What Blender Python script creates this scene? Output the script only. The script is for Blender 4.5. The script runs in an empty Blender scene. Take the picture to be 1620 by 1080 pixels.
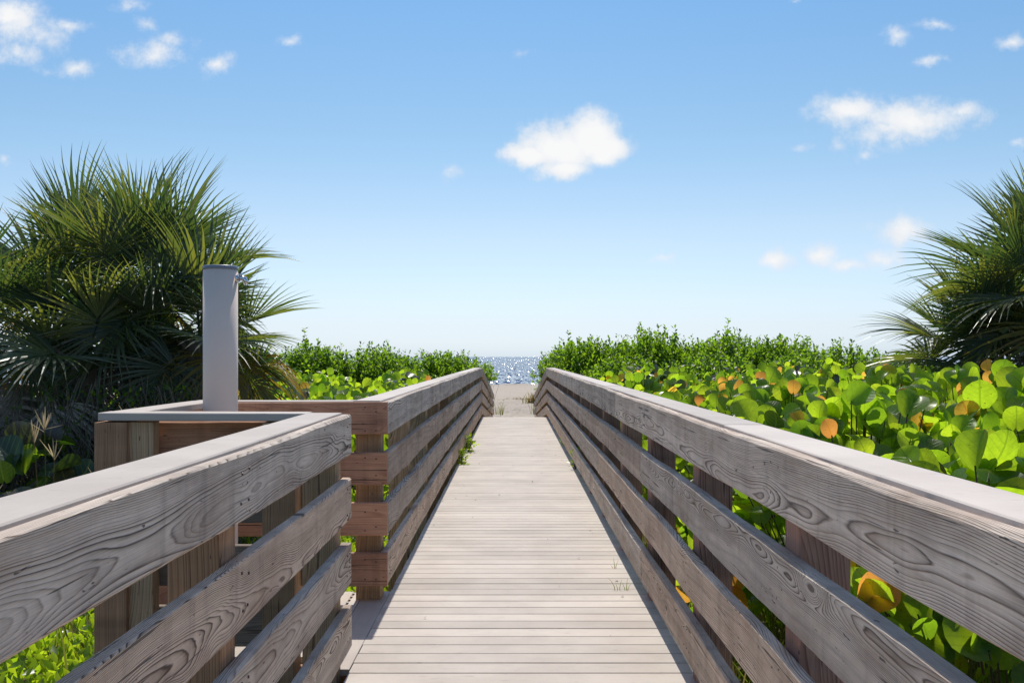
import bpy, bmesh, math, random
import numpy as np
from mathutils import Matrix, Vector

random.seed(7)
RNG = np.random.default_rng(11)
R = math.radians
C = bpy.context.scene.collection
SC = bpy.context.scene

# ---------------------------------------------------------------- camera
F_PX = 1620.0                       # focal length in pixels of the 1620 px wide photograph
EYE = 1.35
cam_d = bpy.data.cameras.new('camera')
cam = bpy.data.objects.new('camera', cam_d)
C.objects.link(cam)
cam.location = (0, 0, EYE)
cam.rotation_euler = (R(90), 0, 0)
cam_d.sensor_width = 36.0
cam_d.lens = 36.0 * F_PX / 1620.0
cam_d.shift_x = -3 / 1620.0
cam_d.shift_y = 24 / 1620.0
cam_d.clip_start = 0.05
cam_d.clip_end = 30000
SC.camera = cam

# ---------------------------------------------------------------- light
SUN_ELEV, SUN_AZ = 57.0, -1.5       # azimuth measured from straight ahead (+Y), negative = left
SKY_STRENGTH = 0.122
SC.view_settings.view_transform = 'Standard'
SC.view_settings.look = 'None'
SC.view_settings.gamma = 1
SC.view_settings.use_curve_mapping = False
SC.view_settings.exposure = 0.2
SC.render.engine = 'CYCLES'
SC.cycles.max_bounces = 8
SC.cycles.transmission_bounces = 6
SC.cycles.use_denoising = True
SC.cycles.sample_clamp_indirect = 6

sun_d = bpy.data.lights.new('sun', 'SUN')
sun_d.energy = 3.4
sun_d.angle = R(0.5)
sun_d.color = (1.0, 0.95, 0.86)
sun = bpy.data.objects.new('sun', sun_d)
C.objects.link(sun)
el, az = R(SUN_ELEV), R(SUN_AZ)
sdir = Vector((math.sin(az) * math.cos(el), math.cos(az) * math.cos(el), math.sin(el)))
sun.rotation_euler = sdir.to_track_quat('Z', 'Y').to_euler()


class NT:
    """tiny node-graph writer"""
    def __init__(s, tree):
        s.t = tree
        s.n = tree.nodes
        s.l = tree.links

    def put(s, sock, v):
        if isinstance(v, bpy.types.NodeSocket):
            s.l.new(v, sock)
        elif v is not None:
            if isinstance(v, (tuple, list)) and len(v) == 3 and sock.type == 'RGBA':
                v = (*v, 1)
            sock.default_value = v

    def node(s, typ, **kw):
        nd = s.n.new(typ)
        for k, v in kw.items():
            setattr(nd, k, v)
        return nd

    def m(s, op, a, b=None, c=None, clamp=False):
        nd = s.n.new('ShaderNodeMath')
        nd.operation = op
        nd.use_clamp = clamp
        for i, v in enumerate((a, b, c)):
            if v is not None:
                s.put(nd.inputs[i], v)
        return nd.outputs[0]

    def v(s, op, a, b=None, out=0):
        nd = s.n.new('ShaderNodeVectorMath')
        nd.operation = op
        s.put(nd.inputs[0], a)
        if b is not None:
            s.put(nd.inputs[3 if op == 'SCALE' else 1], b)
        return nd.outputs[out]

    def comb(s, x, y, z):
        nd = s.n.new('ShaderNodeCombineXYZ')
        for i, q in enumerate((x, y, z)):
            s.put(nd.inputs[i], q)
        return nd.outputs[0]

    def sep(s, vec):
        nd = s.n.new('ShaderNodeSeparateXYZ')
        s.put(nd.inputs[0], vec)
        return nd.outputs

    def noise(s, vec, scale, detail=2.0, rough=0.5, dist=0.0):
        nd = s.n.new('ShaderNodeTexNoise')
        s.put(nd.inputs['Vector'], vec)
        nd.inputs['Scale'].default_value = scale
        nd.inputs['Detail'].default_value = detail
        nd.inputs['Roughness'].default_value = rough
        nd.inputs['Distortion'].default_value = dist
        return nd.outputs['Fac']

    def ramp(s, fac, stops, interp='LINEAR'):
        nd = s.n.new('ShaderNodeValToRGB')
        cr = nd.color_ramp
        cr.interpolation = interp
        while len(cr.elements) > len(stops):
            cr.elements.remove(cr.elements[-1])
        while len(cr.elements) < len(stops):
            cr.elements.new(0.5)
        for e, (p, c) in zip(cr.elements, stops):
            e.position = p
            e.color = (*c, 1) if len(c) == 3 else c
        s.put(nd.inputs[0], fac)
        return nd.outputs[0]

    def maprange(s, val, a, b, c=0.0, d=1.0, smooth=False):
        nd = s.n.new('ShaderNodeMapRange')
        if smooth:
            nd.interpolation_type = 'SMOOTHSTEP'
        s.put(nd.inputs[0], val)
        for i, q in enumerate((a, b, c, d)):
            s.put(nd.inputs[i + 1], q)
        return nd.outputs[0]

    def mix(s, fac, a, b, blend='MIX'):
        nd = s.n.new('ShaderNodeMix')
        nd.data_type = 'RGBA'
        nd.blend_type = blend
        nd.clamp_factor = True
        s.put(nd.inputs[0], fac)
        s.put(nd.inputs[6], a)
        s.put(nd.inputs[7], b)
        return nd.outputs[2]


# ---------------------------------------------------------------- sky with fair-weather clouds
world = bpy.data.worlds.new('World')
SC.world = world
world.use_nodes = True
w = NT(world.node_tree)
w.n.clear()
sky = w.node('ShaderNodeTexSky', sky_type='NISHITA')
sky.sun_disc = False
sky.sun_elevation = el
sky.sun_rotation = az
sky.altitude = 0
sky.air_density = 1.0
sky.dust_density = 0.6
sky.ozone_density = 2.0
dirv = w.node('ShaderNodeTexCoord').outputs['Generated']
dx, dy, dz = w.sep(dirv)
front = w.m('GREATER_THAN', dy, 0.05)
inv = w.m('DIVIDE', 1.0, w.m('MAXIMUM', dy, 0.05))
su = w.m('MULTIPLY', dx, inv)
sv = w.m('MULTIPLY', dz, inv)
suv = w.comb(su, sv, 0.0)
# cloud puffs: azimuth / elevation tangents and half sizes of every cloud in the sky ahead
PUFFS = [  # px, py, half width, half height (photo pixels), amount
    (934, 215, 60, 47, 1.55), (886, 232, 76, 47, 1.55), (838, 246, 54, 24, 1.5), (892, 264, 52, 26, 1.4), (962, 234, 38, 30, 1.6),
    (1345, 175, 70, 34, 1.1), (1440, 188, 110, 40, 1.15), (1400, 205, 95, 28, 0.9), (1520, 178, 62, 20, 0.75),
    (20, 30, 62, 48, 1.0), (62, 55, 50, 34, 0.75), (105, 45, 40, 14, 0.7), (30, 85, 46, 24, 0.75), (118, 108, 42, 16, 0.75),
    (70, 108, 30, 14, 0.6), (200, 14, 34, 14, 0.7), (225, 40, 30, 18, 0.75), (240, 85, 56, 24, 0.85), (268, 62, 36, 18, 0.75),
    (343, 102, 30, 26, 1.0), (460, 64, 24, 12, 0.85), (716, 265, 18, 16, 0.6),
    (1418, 63, 30, 17, 0.85), (1475, 42, 40, 10, 0.6), (1470, 97, 36, 10, 0.7), (1605, 66, 30, 15, 0.85), (1615, 228, 20, 13, 0.85),
    (1318, 228, 20, 15, 0.7), (1367, 241, 22, 11, 0.7), (1268, 238, 26, 10, 0.6),
    (1430, 368, 52, 32, 0.95), (1230, 416, 32, 19, 0.9), (1300, 405, 44, 22, 0.9), (1345, 420, 40, 17, 0.8), (1400, 410, 44, 24, 0.85),
    (1050, 405, 24, 13, 0.7), (825, 88, 26, 10, 0.5), (1262, 6, 16, 8, 0.7), (5, 247, 18, 14, 0.7),
]
acc = None
nz = w.noise(suv, 17.0, 5.0, 0.58)
nzf = w.noise(suv, 38.0, 8.0, 0.68)
warp = w.v('SCALE', w.v('SUBTRACT', w.comb(nz, w.noise(w.v('ADD', suv, (3.1, 1.7, 0)), 17.0, 5.0, 0.58), 0.5), (0.5, 0.5, 0.5)), 0.035)
pv = w.v('ADD', suv, warp)
under = None
for (px, py, hw, hh, am) in PUFFS:
    c = ((px - 813) / F_PX, (564 - py) / F_PX, 0)
    q = w.v('MULTIPLY', w.v('SUBTRACT', pv, c), (F_PX / hw, F_PX / hh, 0))
    ln = w.v('LENGTH', q, out=1)
    f = w.m('MULTIPLY', w.m('SUBTRACT', 1.25, ln), am * (0.82 if hw < 40 and py < 400 and am < 1.1 else 1.0))
    acc = f if acc is None else w.m('MAXIMUM', acc, f)
dens = w.m('ADD', acc, w.m('MULTIPLY', w.m('SUBTRACT', nzf, 0.5), 1.9))
dens = w.maprange(dens, 0.08, 1.2, 0, 1, True)
dens = w.m('MULTIPLY', w.m('MULTIPLY', dens, 0.96), front)
shade = w.maprange(w.m('ADD', acc, w.m('MULTIPLY', w.m('SUBTRACT', nz, 0.5), 1.6)), 0.0, 1.4, 0.0, 1.0)
ccol = w.mix(shade, (5.0, 5.5, 6.2), (6.9, 6.85, 6.8))
# clear maritime air: bluer than the model's, and less of a yellow band at the horizon
tint = w.ramp(w.m('MAXIMUM', dz, 0.0), [(0.0, (0.72, 0.93, 1.42)), (0.03, (0.72, 0.81, 1.10)), (0.06, (0.75, 0.81, 1.00)), (0.12, (0.78, 0.80, 0.85)), (0.21, (0.64, 0.77, 0.81)), (0.33, (0.53, 0.76, 0.87)), (0.62, (0.95, 0.97, 1.0)), (1.0, (1.0, 1.0, 1.0))])
skyc = w.mix(1.0, sky.outputs[0], tint, 'MULTIPLY')
colr = w.mix(dens, skyc, ccol)
bg = w.node('ShaderNodeBackground')
bg.inputs[1].default_value = SKY_STRENGTH
w.l.new(colr, bg.inputs[0])
wo = w.node('ShaderNodeOutputWorld')
w.l.new(bg.outputs[0], wo.inputs[0])


# ---------------------------------------------------------------- materials
def new_mat(name):
    m = bpy.data.materials.new(name)
    m.use_nodes = True
    g = NT(m.node_tree)
    g.n.clear()
    out = g.node('ShaderNodeOutputMaterial')
    return m, g, out


def principled(g, out, col, rough=0.6, spec=0.4, metal=0.0, normal=None):
    p = g.node('ShaderNodeBsdfPrincipled')
    g.put(p.inputs['Base Color'], col)
    g.put(p.inputs['Roughness'], rough)
    g.put(p.inputs['Specular IOR Level'], spec)
    g.put(p.inputs['Metallic'], metal)
    if normal is not None:
        g.l.new(normal, p.inputs['Normal'])
    g.l.new(p.outputs[0], out.inputs[0])
    return p


def bump(g, h, strength=0.4, dist=0.004):
    b = g.node('ShaderNodeBump')
    b.inputs['Strength'].default_value = strength
    b.inputs['Distance'].default_value = dist
    g.l.new(h, b.inputs['Height'])
    return b.outputs[0]


def wood(name, light, mid, dark, ring=95.0, contrast=1.0, knots=True, rough=0.75, stain=(0.16, 0.1, 0.075), stain_amt=0.35, warm=None):
    m, g, out = new_mat(name)
    oc = g.node('ShaderNodeTexCoord').outputs['Object']
    rnd = g.node('ShaderNodeObjectInfo').outputs['Random']
    x, y, z = g.sep(oc)
    x = g.m('ADD', x, g.m('MULTIPLY', rnd, 173.0))
    seed = g.m('MULTIPLY', rnd, 41.0)
    low = g.comb(g.m('MULTIPLY', x, 0.55), seed, 0.0)
    n1 = g.noise(low, 1.0, 2.0)
    n2 = g.noise(g.v('ADD', low, (7.3, 3.1, 0)), 1.0, 3.0)
    sk = g.comb(g.m('MULTIPLY', x, 1.2), g.m('MULTIPLY', z, 11.0), g.m('ADD', g.m('MULTIPLY', y, 9.0), seed))
    nd = g.noise(sk, 1.0, 3.0, 0.55)
    off = g.m('MULTIPLY', g.m('SUBTRACT', g.m('FRACT', g.m('MULTIPLY', rnd, 13.7)), 0.5), 0.24)
    zz = g.m('ADD', g.m('SUBTRACT', z, g.m('MULTIPLY', g.m('SUBTRACT', n1, 0.5), 0.2)), off)
    yy = g.m('ADD', y, g.m('ADD', 0.03, g.m('MULTIPLY', n2, 0.11)))
    r = g.m('SQRT', g.m('ADD', g.m('MULTIPLY', zz, zz), g.m('MULTIPLY', yy, yy)))
    r = g.m('ADD', r, g.m('MULTIPLY', nd, 0.012))
    if knots:
        vo = g.node('ShaderNodeTexVoronoi')
        vo.inputs['Scale'].default_value = 1.0
        g.l.new(g.comb(g.m('MULTIPLY', x, 2.1), g.m('MULTIPLY', z, 7.0), seed), vo.inputs['Vector'])
        sel = g.m('GREATER_THAN', g.sep(g.v('MULTIPLY', vo.outputs['Color'], (1, 1, 1)))[0], 0.72)
        kd = vo.outputs['Distance']
        bumpk = g.m('MULTIPLY', sel, g.m('EXPONENT', g.m('MULTIPLY', g.m('MULTIPLY', kd, kd), -22.0)))
        r = g.m('ADD', r, g.m('MULTIPLY', bumpk, 0.036))
        core = g.m('MULTIPLY', sel, g.maprange(kd, 0.05, 0.085, 1, 0, True))
    rv = g.noise(g.comb(g.m('MULTIPLY', r, 38.0), seed, 0.0), 1.0, 2.0)
    rv2 = g.noise(g.comb(g.m('MULTIPLY', r, 55.0), seed, 9.0), 1.0, 1.0)
    rmul = g.maprange(g.m('FRACT', g.m('MULTIPLY', rnd, 29.3)), 0, 1, 0.8, 1.35)
    ph = g.m('FRACT', g.m('ADD', g.m('MULTIPLY', g.m('MULTIPLY', r, ring), rmul), g.m('MULTIPLY', rv, 5.0)))
    late = g.ramp(ph, [(0, (0, 0, 0)), (0.4, (0.15,) * 3), (0.7, (0.5,) * 3), (0.86, (1,) * 3), (1.0, (0.05,) * 3)])
    late = g.m('MULTIPLY', late, g.maprange(rv2, 0.3, 0.7, 0.35, 1.15))
    fib = g.noise(g.comb(g.m('MULTIPLY', x, 7.0), g.m('MULTIPLY', z, 420.0), g.m('MULTIPLY', y, 420.0)), 1.0, 3.0, 0.6)
    blot = g.noise(g.comb(g.m('MULTIPLY', x, 2.2), g.m('MULTIPLY', z, 7.0), seed), 1.0, 4.0, 0.6)
    tone = g.m('ADD', g.m('MULTIPLY', late, 0.62 * contrast), g.m('MULTIPLY', g.m('SUBTRACT', fib, 0.42), 0.75))
    col = g.ramp(tone, [(0.0, light), (0.38, mid), (0.95, dark)])
    col = g.mix(g.m('MULTIPLY', g.maprange(blot, 0.42, 0.75, 0, 1, True), stain_amt), col, stain)
    pat = g.noise(g.comb(g.m('MULTIPLY', x, 4.0), g.m('MULTIPLY', z, 4.0), g.m('ADD', seed, 5.0)), 1.0, 5.0, 0.65)
    col = g.mix(g.maprange(pat, 0.38, 0.72, 0, 0.45, True), col, g.mix(1.0, col, (0.55, 0.55, 0.58), 'MULTIPLY'))
    band = g.noise(g.comb(g.m('MULTIPLY', x, 9.0), g.m('MULTIPLY', z, 1.2), seed), 1.0, 3.0, 0.6)
    col = g.mix(g.maprange(band, 0.5, 0.72, 0, 0.4, True), col, g.mix(1.0, col, (0.5, 0.48, 0.48), 'MULTIPLY'))
    spl = g.noise(g.comb(g.m('MULTIPLY', x, 14.0), g.m('MULTIPLY', z, 70.0), g.m('MULTIPLY', y, 70.0)), 1.0, 2.0, 0.6)
    col = g.mix(g.maprange(spl, 0.69, 0.73, 0, 0.8, True), col, (0.05, 0.04, 0.036))
    crk = g.noise(g.comb(g.m('MULTIPLY', x, 1.6), g.m('MULTIPLY', z, 75.0), g.m('MULTIPLY', y, 75.0)), 1.0, 2.0, 0.5)
    crack = g.maprange(crk, 0.285, 0.325, 1, 0, True)
    col = g.mix(g.m('MULTIPLY', crack, 0.75), col, (0.03, 0.025, 0.022))
    tint = g.maprange(g.m('FRACT', g.m('MULTIPLY', rnd, 57.3)), 0, 1, 0.8, 1.18)
    col = g.mix(1.0, col, g.comb(tint, tint, tint), 'MULTIPLY')
    if warm is not None:
        col = g.mix(g.maprange(g.m('FRACT', g.m('MULTIPLY', rnd, 71.9)), 0.35, 0.8, 0, 0.75), col, g.mix(1.0, col, warm, 'MULTIPLY'))
    if knots:
        col = g.mix(g.m('MULTIPLY', core, 0.8), col, (0.06, 0.035, 0.025))
    h = g.m('ADD', g.m('MULTIPLY', late, 0.6), g.m('ADD', g.m('MULTIPLY', fib, 0.9), g.m('MULTIPLY', crack, -1.2)))
    principled(g, out, col, rough, 0.25, 0, bump(g, h, 0.55, 0.004))
    return m


M_GREY = wood('weathered_grey_pine', (0.79, 0.68, 0.575), (0.545, 0.455, 0.375), (0.085, 0.064, 0.052), ring=285, contrast=1.8, stain=(0.27, 0.17, 0.115), stain_amt=0.5, warm=(1.0, 0.88, 0.78))
M_BROWN = wood('sheltered_brown_pine', (0.62, 0.35, 0.22), (0.46, 0.235, 0.145), (0.2, 0.095, 0.06), ring=170, contrast=0.8, stain=(0.12, 0.05, 0.035))
M_SHADE = wood('shade_darkened_brown_pine', (0.34, 0.27, 0.21), (0.23, 0.175, 0.135), (0.09, 0.065, 0.05), ring=170, contrast=1.0)  # darker pine copy: shade on the front return boards put into the colour
M_POST = wood('treated_pine_post', (0.66, 0.46, 0.28), (0.46, 0.31, 0.18), (0.14, 0.09, 0.055), ring=120, contrast=1.1, knots=False, stain=(0.07, 0.06, 0.035), stain_amt=0.5, warm=(0.92, 0.70, 0.66))

M_POST_RED = wood('reddish_pine_post', (0.60, 0.36, 0.27), (0.42, 0.22, 0.165), (0.15, 0.072, 0.055), ring=150, contrast=1.2, knots=False, stain=(0.1, 0.05, 0.04), stain_amt=0.4)


def composite(name, base, var):
    m, g, out = new_mat(name)
    oc = g.node('ShaderNodeTexCoord').outputs['Object']
    rnd = g.node('ShaderNodeObjectInfo').outputs['Random']
    x, y, z = g.sep(oc)
    xs = g.m('ADD', x, g.m('MULTIPLY', rnd, 91.0))
    streak = g.noise(g.comb(g.m('MULTIPLY', xs, 1.6), g.m('MULTIPLY', y, 60.0), z), 1.0, 3.0, 0.6)
    gpos = g.node('ShaderNodeNewGeometry').outputs['Position']
    blot = g.noise(gpos, 2.2, 5.0, 0.62)
    spots = g.noise(g.v('MULTIPLY', gpos, (9.0, 34.0, 9.0)), 1.0, 4.0, 0.7)
    grit = g.noise(gpos, 160.0, 2.0, 0.6)
    col = g.mix(streak, base, var)
    col = g.mix(g.maprange(blot, 0.35, 0.7, 0, 0.5, True), col, (var[0] * 0.78, var[1] * 0.76, var[2] * 0.76))
    col = g.mix(g.maprange(spots, 0.60, 0.75, 0, 0.35, True), col, (0.2, 0.17, 0.15))
    # scattered scuffs: thin dark scratches where boots drag
    scr = g.noise(g.v('MULTIPLY', gpos, (5.0, 70.0, 1.0)), 1.0, 2.0, 0.4, 1.5)
    col = g.mix(g.m('MULTIPLY', g.maprange(scr, 0.70, 0.74, 0, 1, True), 0.45), col, (0.12, 0.1, 0.09))
    t = g.maprange(g.m('FRACT', g.m('MULTIPLY', rnd, 31.7)), 0, 1, 0.86, 1.07)
    col = g.mix(1.0, col, g.comb(t, t, t), 'MULTIPLY')
    hh = g.m('ADD', g.m('MULTIPLY', grit, 0.6), g.m('MULTIPLY', streak, 0.8))
    principled(g, out, col, 0.62, 0.3, 0, bump(g, hh, 0.25, 0.002))
    return m


M_DECK = composite('taupe_composite_decking', (0.66, 0.585, 0.515), (0.54, 0.472, 0.412))
M_CAP = composite('taupe_composite_cap', (0.66, 0.58, 0.51), (0.58, 0.505, 0.44))


def leaf_mat(name, cols, trans, rough=0.4, spec=0.5, tfac=0.55, veins=False, mottle=(0.10, 0.2, 0.006)):
    """a leaf: glossy diffuse front, coloured light passing through; cols = ramp over a per-leaf random"""
    m, g, out = new_mat(name)
    at = g.node('ShaderNodeAttribute', attribute_name='rnd')
    ob = g.node('ShaderNodeObjectInfo').outputs['Random']
    rn = g.m('FRACT', g.m('ADD', at.outputs['Fac'], ob))
    n = len(cols)
    col = g.ramp(rn, [((i + 0.5) / n, c) for i, c in enumerate(cols)])
    tcol = g.ramp(rn, [((i + 0.5) / n, c) for i, c in enumerate(trans)])
    hgt = None
    if veins:
        uvn = g.node('ShaderNodeUVMap')
        u, v, _ = g.sep(uvn.outputs[0])        # u across -1..1, v along 0..1
        au = g.m('ABSOLUTE', u)
        midrib = g.maprange(au, 0.03, 0.075, 1, 0, True)
        q = g.m('ADD', g.m('MULTIPLY', v, 5.2), g.m('MULTIPLY', au, -2.0))
        side = g.m('ABSOLUTE', g.m('SUBTRACT', g.m('FRACT', q), 0.5))
        sv_ = g.maprange(side, 0.03, 0.11, 1, 0, True)
        vein = g.m('MAXIMUM', midrib, g.m('MULTIPLY', sv_, 0.55))
        col = g.mix(g.m('MULTIPLY', vein, 0.7), col, (0.30, 0.27, 0.10))
        tcol = g.mix(g.m('MULTIPLY', vein, 0.6), tcol, tuple(q * .9 for q in mottle))
        oc = g.node('ShaderNodeTexCoord').outputs['UV']
        mott = g.noise(g.v('ADD', g.v('MULTIPLY', oc, (2.0, 4.0, 1.0)), g.comb(rn, rn, 0.0)), 1.6, 3.0, 0.6)
        tcol = g.mix(g.maprange(mott, 0.35, 0.75, 0, 0.5), tcol, mottle)
        blem = g.noise(g.v('ADD', g.v('MULTIPLY', oc, (3.0, 5.5, 1.0)), g.comb(g.m('MULTIPLY', rn, 37.0), rn, 0.0)), 1.5, 3.0, 0.6)
        bl = g.maprange(blem, 0.66, 0.71, 0, 0.85, True)
        col = g.mix(bl, col, (0.16, 0.08, 0.035))
        tcol = g.mix(bl, tcol, (0.16, 0.08, 0.02))
        hgt = bump(g, vein, 0.4, 0.002)
    dif = g.node('ShaderNodeBsdfPrincipled')
    g.put(dif.inputs['Base Color'], col)
    dif.inputs['Roughness'].default_value = rough
    dif.inputs['Specular IOR Level'].default_value = spec
    tr = g.node('ShaderNodeBsdfTranslucent')
    g.put(tr.inputs[0], tcol)
    if hgt is not None:
        g.l.new(hgt, dif.inputs['Normal'])
    mx = g.node('ShaderNodeMixShader')
    mx.inputs[0].default_value = tfac
    g.l.new(dif.outputs[0], mx.inputs[1])
    g.l.new(tr.outputs[0], mx.inputs[2])
    g.l.new(mx.outputs[0], out.inputs[0])
    return m


M_GRAPE = leaf_mat('sea_grape_leaf_green', [(0.055, 0.115, 0.022), (0.045, 0.10, 0.025), (0.06, 0.13, 0.02), (0.04, 0.085, 0.03)],
                   [(0.62, 0.86, 0.03), (0.48, 0.76, 0.02), (0.80, 0.94, 0.04), (0.34, 0.60, 0.02)], 0.3, 0.5, 0.7, True, (0.22, 0.4, 0.012))
M_GRAPE_OLD = leaf_mat('sea_grape_leaf_orange', [(0.62, 0.26, 0.05), (0.62, 0.34, 0.05), (0.6, 0.2, 0.05)],
                       [(1.0, 0.55, 0.09), (1.0, 0.72, 0.07), (1.0, 0.44, 0.1)], 0.42, 0.4, 0.82, True, (0.9, 0.3, 0.03))
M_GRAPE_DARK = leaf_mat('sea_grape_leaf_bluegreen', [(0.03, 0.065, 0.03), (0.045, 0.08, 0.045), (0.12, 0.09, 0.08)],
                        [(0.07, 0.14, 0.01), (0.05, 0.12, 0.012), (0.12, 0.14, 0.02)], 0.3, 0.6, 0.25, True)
M_SHRUB = leaf_mat('small_shrub_leaf', [(0.045, 0.085, 0.018), (0.055, 0.1, 0.02), (0.035, 0.07, 0.02)],
                   [(0.34, 0.60, 0.02), (0.48, 0.74, 0.025), (0.2, 0.4, 0.015)], 0.4, 0.4, 0.52)
M_SHRUB_Y = leaf_mat('yellowish_shrub_leaf', [(0.09, 0.12, 0.02), (0.11, 0.13, 0.02), (0.07, 0.11, 0.02), (0.2, 0.1, 0.02)],
                     [(0.5, 0.6, 0.03), (0.6, 0.62, 0.04), (0.35, 0.5, 0.02), (0.7, 0.35, 0.03)], 0.38, 0.5, 0.5)
M_COVER = leaf_mat('ground_cover_leaf', [(0.06, 0.12, 0.02), (0.075, 0.14, 0.02), (0.045, 0.095, 0.022)],
                   [(0.6, 0.82, 0.02), (0.7, 0.88, 0.03), (0.42, 0.66, 0.015)], 0.28, 0.6, 0.6)
M_GRASS = leaf_mat('grass_blade', [(0.07, 0.11, 0.025), (0.13, 0.13, 0.04), (0.2, 0.16, 0.08)],
                   [(0.3, 0.42, 0.03), (0.34, 0.36, 0.06), (0.36, 0.28, 0.1)], 0.5, 0.3, 0.45)
M_FROND = leaf_mat('palm_frond_green', [(0.055, 0.085, 0.06), (0.078, 0.105, 0.068), (0.11, 0.13, 0.085), (0.15, 0.155, 0.105)],
                   [(0.11, 0.20, 0.03), (0.16, 0.25, 0.03), (0.23, 0.31, 0.035), (0.42, 0.45, 0.045)], 0.34, 0.6, 0.38)
M_FROND_Y = leaf_mat('palm_frond_yellowing', [(0.14, 0.11, 0.025), (0.2, 0.12, 0.03), (0.08, 0.09, 0.02)],
                     [(0.5, 0.36, 0.03), (0.55, 0.3, 0.03), (0.3, 0.3, 0.02)], 0.45, 0.4, 0.42)
M_FROND_D = leaf_mat('palm_frond_dried', [(0.46, 0.40, 0.36), (0.55, 0.48, 0.44), (0.32, 0.26, 0.22)],
                     [(0.16, 0.12, 0.08), (0.2, 0.16, 0.1), (0.1, 0.08, 0.05)], 0.7, 0.2, 0.25)


def plain(name, col, rough=0.7, spec=0.3, metal=0.0, nscale=12.0, var=0.3, bstr=0.3):
    m, g, out = new_mat(name)
    oc = g.node('ShaderNodeTexCoord').outputs['Object']
    n = g.noise(oc, nscale, 4.0, 0.6)
    c = g.mix(n, tuple(q * (1 - var) for q in col), tuple(min(1, q * (1 + var)) for q in col))
    principled(g, out, c, rough, spec, metal, bump(g, n, bstr, 0.004))
    return m


M_STEM = plain('brown_stem', (0.12, 0.085, 0.06), 0.8)
M_TRUNK = plain('palm_trunk_fibre', (0.14, 0.115, 0.095), 0.9, 0.1, 0, 22, 0.5, 0.9)
M_TWIG = plain('dead_vine_twig', (0.15, 0.125, 0.095), 0.85, 0.15)
M_SEED = leaf_mat('grass_seed_head', [(0.42, 0.33, 0.2), (0.5, 0.4, 0.25)], [(0.5, 0.4, 0.22), (0.55, 0.42, 0.25)], 0.6, 0.2, 0.5)
M_PIPE = plain('taupe_painted_pipe', (0.86, 0.70, 0.59), 0.5, 0.4, 0, 5, 0.05, 0.05)
M_PIPECAP = plain('grey_blue_pipe_cap', (0.20, 0.23, 0.30), 0.35, 0.5, 0, 5, 0.05, 0.05)
M_CHROME = plain('chrome_spigot', (0.7, 0.7, 0.72), 0.14, 0.5, 1.0, 5, 0.03, 0.02)
M_NAIL = plain('rusty_nail_head', (0.09, 0.07, 0.06), 0.5, 0.4, 0.6, 40)


# ---------------------------------------------------------------- mesh helpers
class MB:
    def __init__(s):
        s.v, s.f = [], []

    def add(s, vs, fs):
        o = len(s.v)
        s.v += [tuple(p) for p in vs]
        s.f += [tuple(i + o for i in f) for f in fs]

    def box(s, x0, x1, y0, y1, z0, z1):
        s.add([(x0, y0, z0), (x1, y0, z0), (x1, y1, z0), (x0, y1, z0), (x0, y0, z1), (x1, y0, z1), (x1, y1, z1), (x0, y1, z1)],
              [(0, 3, 2, 1), (4, 5, 6, 7), (0, 1, 5, 4), (1, 2, 6, 5), (2, 3, 7, 6), (3, 0, 4, 7)])

    def tube(s, pts, radii, n=6, cap=True):
        pts = [Vector(p) for p in pts]
        rings = []
        for i, p in enumerate(pts):
            d = (pts[min(i + 1, len(pts) - 1)] - pts[max(i - 1, 0)]).normalized()
            u = d.cross(Vector((0.31, 0.17, 0.93)))
            if u.length < 1e-3:
                u = d.cross(Vector((1, 0, 0)))
            u.normalize()
            t = d.cross(u)
            r = radii[i] if isinstance(radii, (list, tuple)) else radii
            rings.append([p + (u * math.cos(2 * math.pi * k / n) + t * math.sin(2 * math.pi * k / n)) * r for k in range(n)])
        vs = [q for ring in rings for q in ring]
        fs = []
        for i in range(len(rings) - 1):
            for k in range(n):
                a, b = i * n + k, i * n + (k + 1) % n
                fs.append((a, b, b + n, a + n))
        if cap:
            fs.append(tuple(reversed(range(n))))
            fs.append(tuple(range((len(rings) - 1) * n, len(rings) * n)))
        s.add(vs, fs)

    def mesh(s, name, mat, smooth=False):
        me = bpy.data.meshes.new(name)
        me.from_pydata(s.v, [], s.f)
        me.materials.append(mat)
        if smooth:
            me.polygons.foreach_set('use_smooth', [True] * len(me.polygons))
        me.update()
        return me


def link(name, me, parent=None, mw=None):
    o = bpy.data.objects.new(name, me)
    C.objects.link(o)
    if parent is not None:
        o.parent = parent
    if mw is not None:
        o.matrix_local = mw
    return o


def empty(name, loc=(0, 0, 0)):
    o = bpy.data.objects.new(name, None)
    o.location = loc
    o.empty_display_size = 0.2
    C.objects.link(o)
    return o


def tag(o, label=None, cat=None, group=None, kind=None):
    for k, v in (('label', label), ('category', cat), ('group', group), ('kind', kind)):
        if v:
            o[k] = v
    return o


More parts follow.
